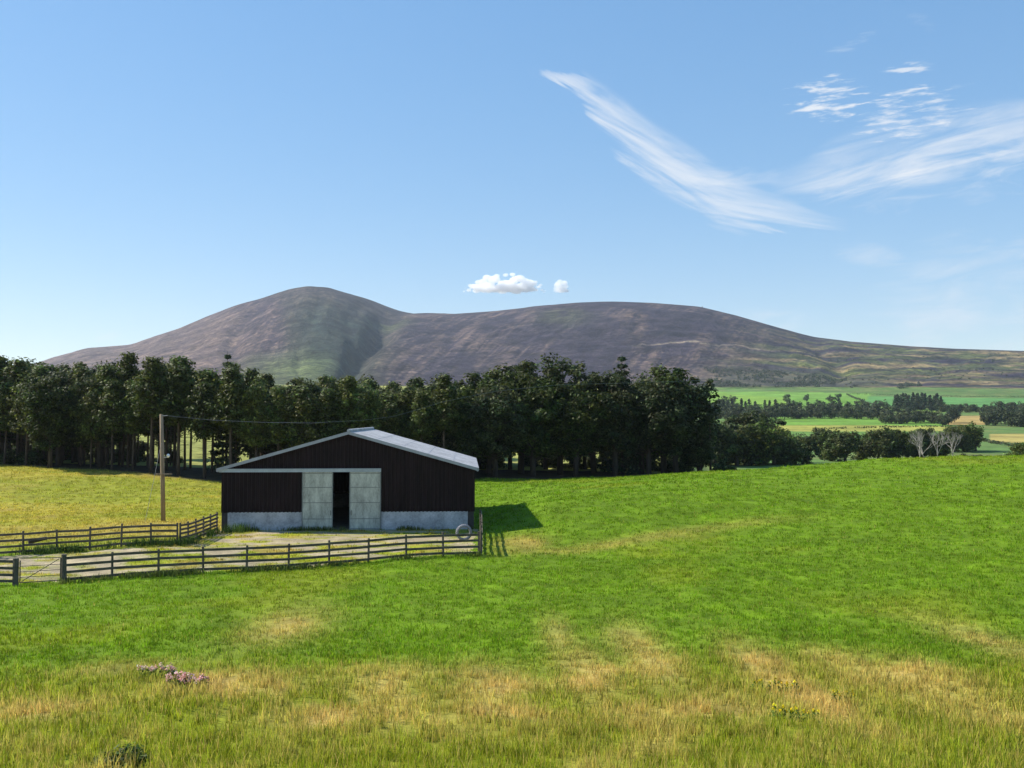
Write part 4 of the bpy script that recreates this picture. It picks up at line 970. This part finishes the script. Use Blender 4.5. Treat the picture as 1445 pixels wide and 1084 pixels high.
def patch(px_, py_, rx, ry, ang, stg, fib, lo, hi):
    u, w = uw(px_, py_); c, s = math.cos(R(ang)), math.sin(R(ang))
    du = nt.math('SUBTRACT', U, float(u)); dw = nt.math('SUBTRACT', Wv, float(w))
    rx, ry = rx * 1.35, ry * 1.35
    a = nt.math('DIVIDE', nt.math('ADD', nt.math('MULTIPLY', du, c), nt.math('MULTIPLY', dw, s)), rx / F)
    b = nt.math('DIVIDE', nt.math('SUBTRACT', nt.math('MULTIPLY', dw, c), nt.math('MULTIPLY', du, s)), ry / F)
    m = nt.math('SUBTRACT', 1.0, nt.math('ADD', nt.math('MULTIPLY', a, a), nt.math('MULTIPLY', b, b)), clamp=True)
    tex = nt.new('ShaderNodeMapRange'); tex.interpolation_type = 'SMOOTHSTEP'; tex.inputs[1].default_value = lo; tex.inputs[2].default_value = hi; nt.link(nt.math('SUBTRACT', fib, nt.math('MULTIPLY', nt.math('SUBTRACT', 1.0, m), .26)), tex.inputs[0])
    return nt.math('MULTIPLY', nt.math('MULTIPLY', tex.outputs[0], nt.math('MULTIPLY', m, 3.0, clamp=True)), stg)
f1 = fibre(30, 8, 75, 5, .5); f1b = fibre(9, 6, 70, 5, .5, 1.5); f2 = fibre(-15, 7, 60, 5, .6, 3.0); f3 = fibre(-7, 26, 150, 4, .2, 7.0); f4 = fibre(-8, 10, 42, 4, .6, 9.0)
acc = [band([(760, 99, 3, 0), (775, 103, 5, .7), (810, 116, 13, .9), (845, 150, 27, .9), (885, 186, 33, .9), (931, 224, 35, .95), (981, 251, 32, .95), (1021, 278, 30, .95), (1071, 294, 23, .9), (1121, 303, 15, .75), (1166, 312, 8, .35), (1200, 316, 5, 0)], f1, .21, .76, f1b),
       band([(1085, 262, 10, 0), (1130, 256, 22, .5), (1180, 244, 38, .75), (1240, 230, 42, .8), (1300, 210, 34, .9), (1360, 192, 32, .9), (1420, 182, 32, .75), (1500, 170, 30, .6)], f2, .20, .80),
       patch(1170, 140, 58, 36, 8, 1.0, f3, .40, .64), patch(1285, 165, 85, 34, 10, .75, f3, .38, .66), patch(1285, 97, 36, 9, 6, .8, f3, .35, .6), patch(1290, 133, 70, 14, 10, .6, f3, .42, .62),
       patch(1302, 30, 30, 14, -30, .3, f4, .36, .7), patch(1205, 60, 36, 10, 20, .3, f3, .4, .7), patch(1370, 245, 170, 50, 8, .5, f4, .38, .72), patch(1225, 360, 48, 16, -8, .4, f4, .3, .7),
       patch(1390, 420, 150, 80, 10, .55, f4, .28, .75), patch(1110, 455, 60, 18, -12, .35, f4, .3, .7), patch(1060, 250, 110, 30, -5, .3, f4, .42, .7), patch(150, 473, 26, 8, 0, .25, f4, .3, .7)]
al = acc[0]
for a in acc[1:]: al = nt.math('ADD', al, a)
al = nt.math('MULTIPLY', nt.math('MINIMUM', al, 1.0), nt.math('GREATER_THAN', sep.outputs[1], 0.1)); al = nt.math('MULTIPLY', al, .88)
bg2 = nt.new('ShaderNodeBackground'); bg2.inputs[0].default_value = (.93, .96, 1, 1); bg2.inputs[1].default_value = 0.57
mx = nt.new('ShaderNodeMixShader'); nt.link(al, mx.inputs[0]); nt.link(bg.outputs[0], mx.inputs[1]); nt.link(bg2.outputs[0], mx.inputs[2]); nt.link(mx.outputs[0], out.inputs[0])

sl_ = bpy.data.lights.new('sun', 'SUN'); sl_.energy = 4.8; sl_.angle = R(.53); sl_.color = (1, .93, .82)
so = bpy.data.objects.new('sun', sl_); COL.objects.link(so)
e, a = R(SUN_EL), R(SUN_AZ)
tosun = Vector((-math.cos(e) * math.cos(a), math.cos(e) * math.sin(a), math.sin(e)))
so.rotation_euler = tosun.to_track_quat('Z', 'Y').to_euler(); so.location = (-40, 40, 60)

hb = MB(); hb.box(-4600, 4600, -80, 5600, -40, 640)
mh = bpy.data.materials.new('haze air'); mh.use_nodes = True; n2_ = mh.node_tree.nodes; n2_.clear()
oo = n2_.new('ShaderNodeOutputMaterial'); pv = n2_.new('ShaderNodeVolumePrincipled'); pv.inputs['Color'].default_value = (.72, .82, 1, 1); pv.inputs['Density'].default_value = 0.5e-4; pv.inputs['Anisotropy'].default_value = .2
mh.node_tree.links.new(pv.outputs[0], oo.inputs['Volume'])
tag(hb.build('haze', mh), 'thin blue haze over the valley', 'haze', kind='stuff')

cam = bpy.data.cameras.new('camera'); cam.sensor_width = 36; cam.lens = 36 * F / 1445; cam.clip_start = .5; cam.clip_end = 40000
cob = bpy.data.objects.new('camera', cam); COL.objects.link(cob); cob.location = (0, 0, CAMZ); cob.rotation_euler = (R(90) + PITCH, 0, 0); scn.camera = cob
scn.view_settings.view_transform = 'Standard'; scn.view_settings.look = 'None'; scn.view_settings.exposure = 0.75; scn.view_settings.gamma = 1
scn.cycles.max_bounces = 12; scn.cycles.diffuse_bounces = 2; scn.cycles.glossy_bounces = 2; scn.cycles.transmission_bounces = 2; wd.cycles.sampling_method = 'MANUAL'; wd.cycles.sample_map_resolution = 256; scn.cycles.transparent_max_bounces = 8; scn.cycles.volume_bounces = 10
